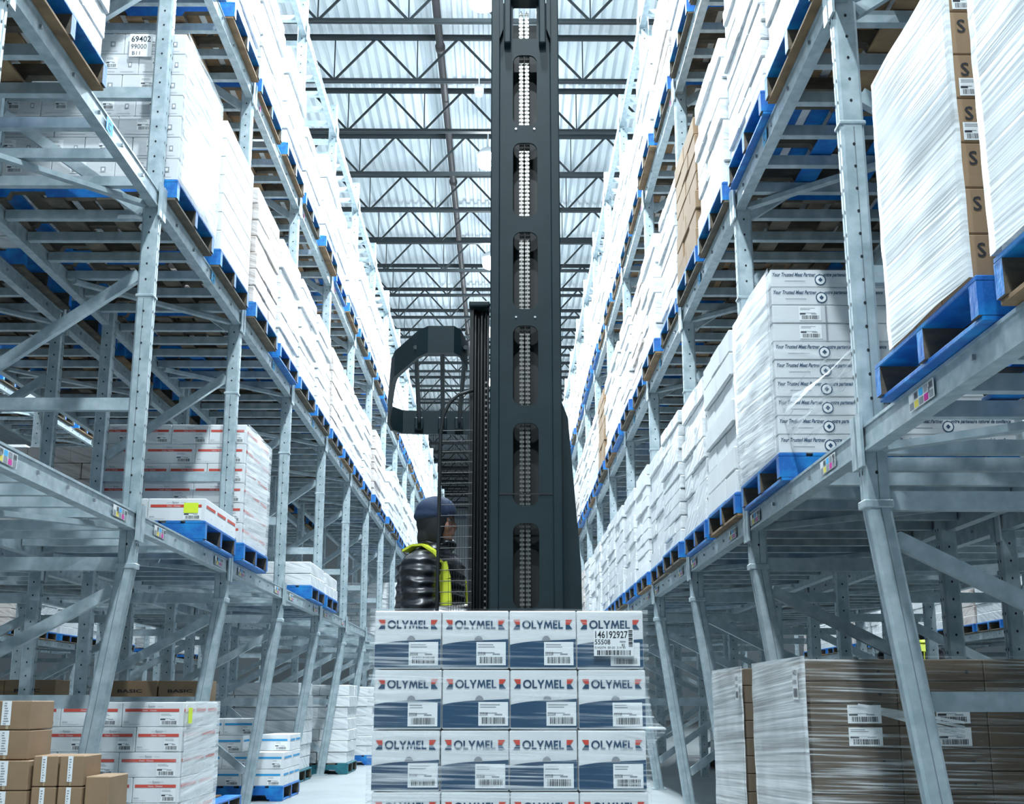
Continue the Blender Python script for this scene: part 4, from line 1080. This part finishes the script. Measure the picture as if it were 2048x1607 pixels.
# overhead guard ring
def ring_mesh(pts, ht, th, m_):
    b = MB(); n = len(pts); cx_ = sum(p[0] for p in pts) / n; cy_ = sum(p[1] for p in pts) / n
    inn = []
    for (x, y, z) in pts:
        d = Vector((cx_ - x, cy_ - y, 0)).normalized() * th; inn.append((x + d.x, y + d.y, z))
    for k in range(n - 1):
        k2 = k + 1
        a, b2 = pts[k], pts[k2]; c, d = inn[k2], inn[k]
        lo = [a, b2, c, d]; hi = [(p[0], p[1], p[2] + ht) for p in lo]
        i = len(b.v); b.v += lo + hi
        for q in ((3, 2, 1, 0), (4, 5, 6, 7), (0, 1, 5, 4), (1, 2, 6, 5), (2, 3, 7, 6), (3, 0, 4, 7)): b.f.append(tuple(i + w_ for w_ in q)); b.m.append(m_)
    return b
GN, GF = 2.75, 2.60
ring = [(-0.20, T(6.62), GN - 0.05), (-0.235, T(6.5), GN - 0.01), (-0.27, T(6.46), GN), (-0.41, T(6.46), GN), (-0.47, T(6.52), GN - 0.01), (-0.62, T(6.82), GN - 0.04), (-0.65, T(6.95), GN - 0.05), (-0.73, T(7.62), GF + 0.02), (-0.72, T(7.75), GF), (-0.66, T(7.85), GF), (-0.1, T(7.92), GF), (0.29, T(7.92), GF), (0.29, T(6.9), GN - 0.05)]
og = put('overhead_guard', ring_mesh(ring, 0.15, 0.03, 'mast_paint').mesh('overhead_guard'), truck)
for xa, xb in ((-0.48, -0.545), (-0.335, -0.395), (-0.21, -0.29)):
    b = MB(); b.tube([(xa, T(6.53), GN + 0.05), (xb, T(7.86), GF + 0.06)], 0.013, 'mast_paint', 8); b.cbox(xb - 0.028, xb + 0.028, T(7.80), T(7.86), GF + 0.02, GF + 0.10, 0.006, 'mast_paint'); put('guard_bar', b.mesh('guard_bar'), og)
b = MB(); b.bar((-0.12, T(7.9), GF + 0.05), (-0.12, T(7.9), 0.9), 0.06, 0.06, 'mast_paint'); b.bar((0.25, T(7.9), GF + 0.05), (0.25, T(7.9), 0.9), 0.06, 0.06, 'mast_paint'); put('guard_posts', b.mesh('guard_posts'), truck)
# wire screen in front of the operator
ws = MB(); XA, XB = -0.338, -0.185; YS = T(6.42)
ws.tube([(XA - 0.005, YS, 0.75), (XA, YS, 1.6), (XA + 0.005, YS, 2.30), (XA + 0.02, YS, 2.40), (XA + 0.055, YS, 2.47), (XA + 0.10, YS, 2.51), (XB + 0.02, YS, 2.53)], 0.0095, 'mast_dark', 8)
wsp = put('wire_screen', ws.mesh('wire_screen', True), truck)
b = MB()
for k in range(28): b.tube([(XA, YS, 0.80 + 0.056 * k), (XB + 0.02, YS, 0.80 + 0.056 * k + 0.004)], 0.0021, 'mast_dark', 5)
put('horizontal_wires', b.mesh('horizontal_wires'), wsp)
b = MB()
for k in range(9): b.tube([(XA + 0.055 + 0.0135 * k, YS + 0.004, 0.78), (XA + 0.055 + 0.0135 * k, YS + 0.004, 2.44 + 0.06 * min(1, k / 4))], 0.0011, 'mast_dark', 5)
put('vertical_wires', b.mesh('vertical_wires'), wsp)
# carriage, forks, chassis
b = MB(); b.cbox(-0.30, 0.36, -0.17, -0.05, 0.12, 0.55, 0.01, 'mast_paint'); put('fork_carriage', b.mesh('fork_carriage'), truck)
for xx in (-0.26, 0.26):
    b = MB(); b.prism([(-0.19, 0.075), (-1.25, 0.095), (-1.25, 0.108), (-0.19, 0.118), (-0.19, 0.5), (-0.16, 0.5), (-0.16, 0.075)], lambda a, c: (xx - 0.05, a, c), lambda a, c: (xx + 0.05, a, c), 'mast_dark'); put('fork', b.mesh('fork'), truck)
b = MB(); b.prism([(0.29, 0.3), (0.405, 0.3), (0.395, 1.6), (0.335, 2.38), (0.29, 2.5)], lambda a, c: (a, 0.10, c), lambda a, c: (a, 0.42, c), 'mast_paint'); put('side_fairing', b.mesh('side_fairing'), truck)
b = MB(); b.cbox(0.02, 0.58, T(6.75), T(8.4), 0.12, 1.25, 0.03, 'mast_paint'); b.cbox(-0.62, 0.02, T(7.45), T(8.4), 0.12, 1.25, 0.03, 'mast_paint'); put('truck_body', b.mesh('truck_body'), truck)
b = MB(); b.cbox(-0.62, -0.1, T(6.62), T(7.45), 0.17, 0.25, 0.01, 'black_rubber'); put('operator_platform', b.mesh('operator_platform'), truck)
for xx, yy in ((-0.5, 6.74), (0.5, 6.74), (-0.4, 8.15), (0.4, 8.15)):
    b = MB(); b.tube([(xx - 0.06, T(yy), 0.12), (xx + 0.06, T(yy), 0.12)], 0.12, 'black_rubber', 20); put('wheel', b.mesh('wheel'), truck)
b = MB(); b.tube([(-0.08, T(6.85), 1.25), (-0.10, T(6.85), 1.36)], 0.02, 'black_rubber', 10); b.ball((-0.10, T(6.85), 1.38), (0.035, 0.028, 0.028), 'black_rubber'); put('control_handle', b.mesh('control_handle', True), truck)

# ------------------------------------------------------------------ people
def remeshed(mb, name, mname, voxel, smooth=4, name_mat=None):
    me = mb.mesh(name); o = bpy.data.objects.new('temp_' + name, me); COL.objects.link(o)
    r = o.modifiers.new('r', 'REMESH'); r.mode = 'VOXEL'; r.voxel_size = voxel; r.use_smooth_shade = True
    s = o.modifiers.new('s', 'SMOOTH'); s.factor = 0.5; s.iterations = smooth
    dg = bpy.context.evaluated_depsgraph_get(); out = bpy.data.meshes.new_from_object(o.evaluated_get(dg))
    bpy.data.objects.remove(o); out.name = name
    out.materials.clear(); out.materials.append(MATS[mname])
    out.polygons.foreach_set('material_index', [0] * len(out.polygons)); out.polygons.foreach_set('use_smooth', [True] * len(out.polygons))
    return out
def cap(mb, p, q, ra, rb, m_='skin'):
    p = Vector(p); q = Vector(q); mb.tube([p, q], [ra, rb], m_, 14); mb.ball(p, ra, m_, 14, 10); mb.ball(q, rb, m_, 14, 10)
def person_meshes():
    """local frame: facing +X, feet at z = 0, height 1.77"""
    b = MB()   # body: one surface from crown to feet
    b.ball((0.0, 0, 1.665), (0.098, 0.076, 0.108), 'skin', 20, 14); b.ball((0.03, 0, 1.60), (0.068, 0.058, 0.075), 'skin', 18, 12)   # skull, face
    b.ball((0.062, 0, 1.548), (0.03, 0.034, 0.026), 'skin'); b.ball((0.103, 0, 1.625), (0.017, 0.013, 0.022), 'skin'); b.ball((0.092, 0, 1.65), (0.014, 0.011, 0.03), 'skin')   # chin, nose
    b.ball((0.083, 0, 1.685), (0.018, 0.05, 0.012), 'skin'); b.ball((0.090, 0, 1.585), (0.013, 0.024, 0.011), 'skin')   # brow, lips
    for sy in (-1, 1):
        b.ball((0.07, 0.04 * sy, 1.62), (0.025, 0.02, 0.025), 'skin'); b.ball((-0.01, 0.070 * sy, 1.635), (0.02, 0.010, 0.03), 'skin')
    cap(b, (-0.015, 0, 1.56), (-0.03, 0, 1.42), 0.058, 0.065)
    cap(b, (-0.03, 0, 1.36), (-0.02, 0, 1.10), 0.13, 0.125); cap(b, (-0.02, 0, 1.1), (-0.02, 0, 0.93), 0.12, 0.13)
    for sy in (-1, 1):
        cap(b, (-0.03, 0.10 * sy, 1.40), (-0.03, 0.18 * sy, 1.385), 0.07, 0.065)
        cap(b, (-0.03, 0.20 * sy, 1.37), (0.0, 0.24 * sy, 1.09), 0.056, 0.045); cap(b, (0.0, 0.24 * sy, 1.09), (0.235, 0.17 * sy, 1.13), 0.043, 0.03)
        cap(b, (-0.02, 0.09 * sy, 0.90), (0.01, 0.10 * sy, 0.50), 0.088, 0.06); cap(b, (0.01, 0.10 * sy, 0.50), (-0.02, 0.10 * sy, 0.09), 0.058, 0.04)
        b.ball((0.05, 0.10 * sy, 0.04), (0.13, 0.048, 0.04), 'skin')
    body = remeshed(b, 'person', 'skin', 0.009, 3)
    j = MB()   # quilted jacket
    cap(j, (-0.03, 0, 1.37), (-0.035, 0, 1.12), 0.165, 0.175); cap(j, (-0.035, 0, 1.12), (-0.03, 0, 0.86), 0.17, 0.165)
    for sy in (-1, 1):
        cap(j, (-0.035, 0.09 * sy, 1.40), (-0.035, 0.20 * sy, 1.375), 0.105, 0.095); cap(j, (-0.035, 0.215 * sy, 1.36), (-0.02, 0.265 * sy, 1.09), 0.092, 0.078); cap(j, (-0.02, 0.265 * sy, 1.09), (0.20, 0.19 * sy, 1.13), 0.076, 0.055)
        for k in range(6): j.ball((-0.03 + 0.006 * k, 0.225 * sy + 0.008 * k * sy, 1.34 - 0.048 * k), (0.093 - 0.003 * k, 0.09 - 0.003 * k, 0.027), 'jacket')
    for k in range(9): j.ball((-0.033, 0, 1.40 - 0.055 * k), (0.182, 0.185, 0.03), 'jacket')
    jacket = remeshed(j, 'jacket', 'jacket', 0.011, 9); jacket.transform(Matrix.Translation((-0.035, 0, 0)) @ Matrix.Diagonal((1.14, 1.04, 1, 1)) @ Matrix.Translation((0.035, 0, 0)))
    c = MB()   # high collar and neck warmer
    c.tube([(-0.03, 0, 1.40), (-0.02, 0, 1.47), (-0.005, 0, 1.535)], [0.125, 0.105, 0.098], 'jacket', 24); c.ball((0.06, 0, 1.525), (0.055, 0.06, 0.038), 'jacket')
    collar = remeshed(c, 'collar', 'jacket', 0.009, 3)
    h = MB()   # hood close round the head, open at the face
    h.ball((-0.015, 0, 1.66), (0.105, 0.094, 0.12), 'hood', 22, 14); h.ball((-0.03, 0, 1.57), (0.085, 0.088, 0.09), 'hood'); h.ball((0.045, 0, 1.535), (0.05, 0.058, 0.032), 'hood')
    for sy in (-1, 1): h.ball((0.005, 0.066 * sy, 1.61), (0.055, 0.032, 0.09), 'hood')
    hood = remeshed(h, 'hood', 'hood', 0.009, 3)
    k_ = MB()   # cap with visor
    k_.ball((-0.008, 0, 1.715), (0.118, 0.098, 0.088), 'cap_cloth', 24, 14); k_.ball((-0.02, 0, 1.69), (0.116, 0.1, 0.055), 'cap_cloth', 24, 14)
    kc = remeshed(k_, 'cap', 'cap_cloth', 0.008, 3)
    v = MB(); pts = []
    for q in range(13):
        a = -math.pi / 2 + math.pi * q / 12; pts.append((0.085 + 0.085 * math.cos(a), 0.078 * math.sin(a)))
    v.prism(pts, lambda a, c_: (a, c_, 1.690 - 0.18 * max(0, a - 0.085) - 1.2 * c_ * c_), lambda a, c_: (a, c_, 1.697 - 0.18 * max(0, a - 0.085) - 1.2 * c_ * c_), 'cap_cloth')
    visor = v.mesh('visor')
    e = MB()
    for sy in (-1, 1): e.ball((0.078, 0.031 * sy, 1.662), (0.012, 0.013, 0.011), 'eye_white')
    ey = e.mesh('eyes', True)
    e = MB()
    for sy in (-1, 1): e.ball((0.0885, 0.031 * sy, 1.662), (0.003, 0.006, 0.006), 'black_print')
    iris = e.mesh('irises', True)
    # hi-vis straps over both shoulders, and the waist band
    vs = []
    for sy in (-1, 1):
        for P in ([(-0.15, 0.10, 1.485), (-0.09, 0.118, 1.512), (-0.03, 0.13, 1.512), (0.03, 0.145, 1.475), (0.075, 0.155, 1.41), (0.10, 0.16, 1.32), (0.108, 0.165, 1.20), (0.11, 0.165, 1.06)], [(-0.15, 0.11, 1.47), (-0.21, 0.115, 1.40), (-0.235, 0.11, 1.25), (-0.23, 0.10, 1.06)]):
            s_ = MB(); P = [(a, sy * bb, c_) for a, bb, c_ in P]
            for q in range(len(P) - 1): s_.bar(P[q], P[q + 1], 0.062, 0.012, 'hivis')
            vs.append(s_.mesh('vest_strap'))
    s_ = MB(); n = 28
    for q in range(n):
        a0, a1 = 2 * math.pi * q / n, 2 * math.pi * (q + 1) / n
        f = lambda a: (-0.035 + 0.222 * math.cos(a), 0.205 * math.sin(a))
        s_.bar((*f(a0), 1.06), (*f(a1), 1.06), 0.012, 0.055, 'hivis')
    vs.append(s_.mesh('vest_band'))
    # gloved hands closed round a grip
    hands = []
    for sy in (-1, 1):
        g = MB(); cx, cy_, cz = 0.285, 0.155 * sy, 1.14
        cap(g, (0.225, 0.17 * sy, 1.13), (cx, cy_, cz), 0.03, 0.032, 'hood'); g.ball((cx + 0.015, cy_, cz), (0.045, 0.038, 0.022), 'hood')
        for q, ln in enumerate((0.032, 0.037, 0.035, 0.027)):
            yb = cy_ + (q - 1.5) * 0.021 * sy; p0 = Vector((cx + 0.05, yb, cz + 0.006)); p1 = p0 + Vector((ln, 0, -0.012)); p2 = p1 + Vector((0.006, 0, -0.028)); p3 = p2 + Vector((-0.02, 0, -0.014))
            for a_, b_ in ((p0, p1), (p1, p2), (p2, p3)): cap(g, a_, b_, 0.0095, 0.009, 'hood')
        p0 = Vector((cx, cy_ - 0.03 * sy, cz - 0.005)); p1 = p0 + Vector((0.03, -0.018 * sy, -0.012)); p2 = p1 + Vector((0.026, 0.004 * sy, -0.014))
        cap(g, p0, p1, 0.012, 0.011, 'hood'); cap(g, p1, p2, 0.011, 0.009, 'hood')
        hands.append(remeshed(g, 'glove', 'hood', 0.0045, 2))
    t = MB()
    for sy in (-1, 1):
        cap(t, (-0.02, 0.09 * sy, 0.92), (0.01, 0.10 * sy, 0.50), 0.11, 0.085, 'hood'); cap(t, (0.01, 0.10 * sy, 0.50), (-0.02, 0.10 * sy, 0.12), 0.085, 0.068, 'hood')
    t.ball((-0.02, 0, 0.92), (0.14, 0.17, 0.1), 'hood')
    trousers = remeshed(t, 'trousers', 'hood', 0.012, 3)
    bt = []
    for sy in (-1, 1):
        s_ = MB(); s_.ball((0.05, 0.10 * sy, 0.05), (0.15, 0.056, 0.05), 'black_rubber'); cap(s_, (-0.02, 0.10 * sy, 0.06), (-0.02, 0.10 * sy, 0.17), 0.062, 0.066, 'black_rubber'); s_.box(-0.08, 0.19, 0.10 * sy - 0.05, 0.10 * sy + 0.05, 0.0, 0.03, 'black_rubber')
        bt.append(remeshed(s_, 'boot', 'black_rubber', 0.01, 2))
    return body, [('jacket', jacket), ('collar', collar), ('hood', hood), ('cap', kc, [('visor', visor)]), ('eyes', ey, [('irises', iris)]), ('vest_strap', vs[0]), ('vest_strap', vs[2]), ('back_strap', vs[1]), ('back_strap', vs[3]), ('vest_band', vs[4]), ('glove', hands[0]), ('glove', hands[1]), ('trousers', trousers), ('boot', bt[0]), ('boot', bt[1])]
PB, PC = person_meshes()
def person(loc, rz, label, skip=()):
    o = put('person', PB, None, loc, (0, 0, rz)); tag(o, label, 'person')
    for p in PC:
        if p[0] in skip: continue
        c = put(p[0], p[1], o)
        if len(p) > 2:
            for nm, me in p[2]: put(nm, me, c)
    return o
op = person((-0.375, 6.98, 0.254), R(-14), 'person in navy cap, black quilted jacket and yellow vest driving the truck', skip=('back_strap',))
far = person((3.99, 12.47, 0.0), R(75), 'distant person in dark hood and yellow vest in the next aisle', skip=('cap',))
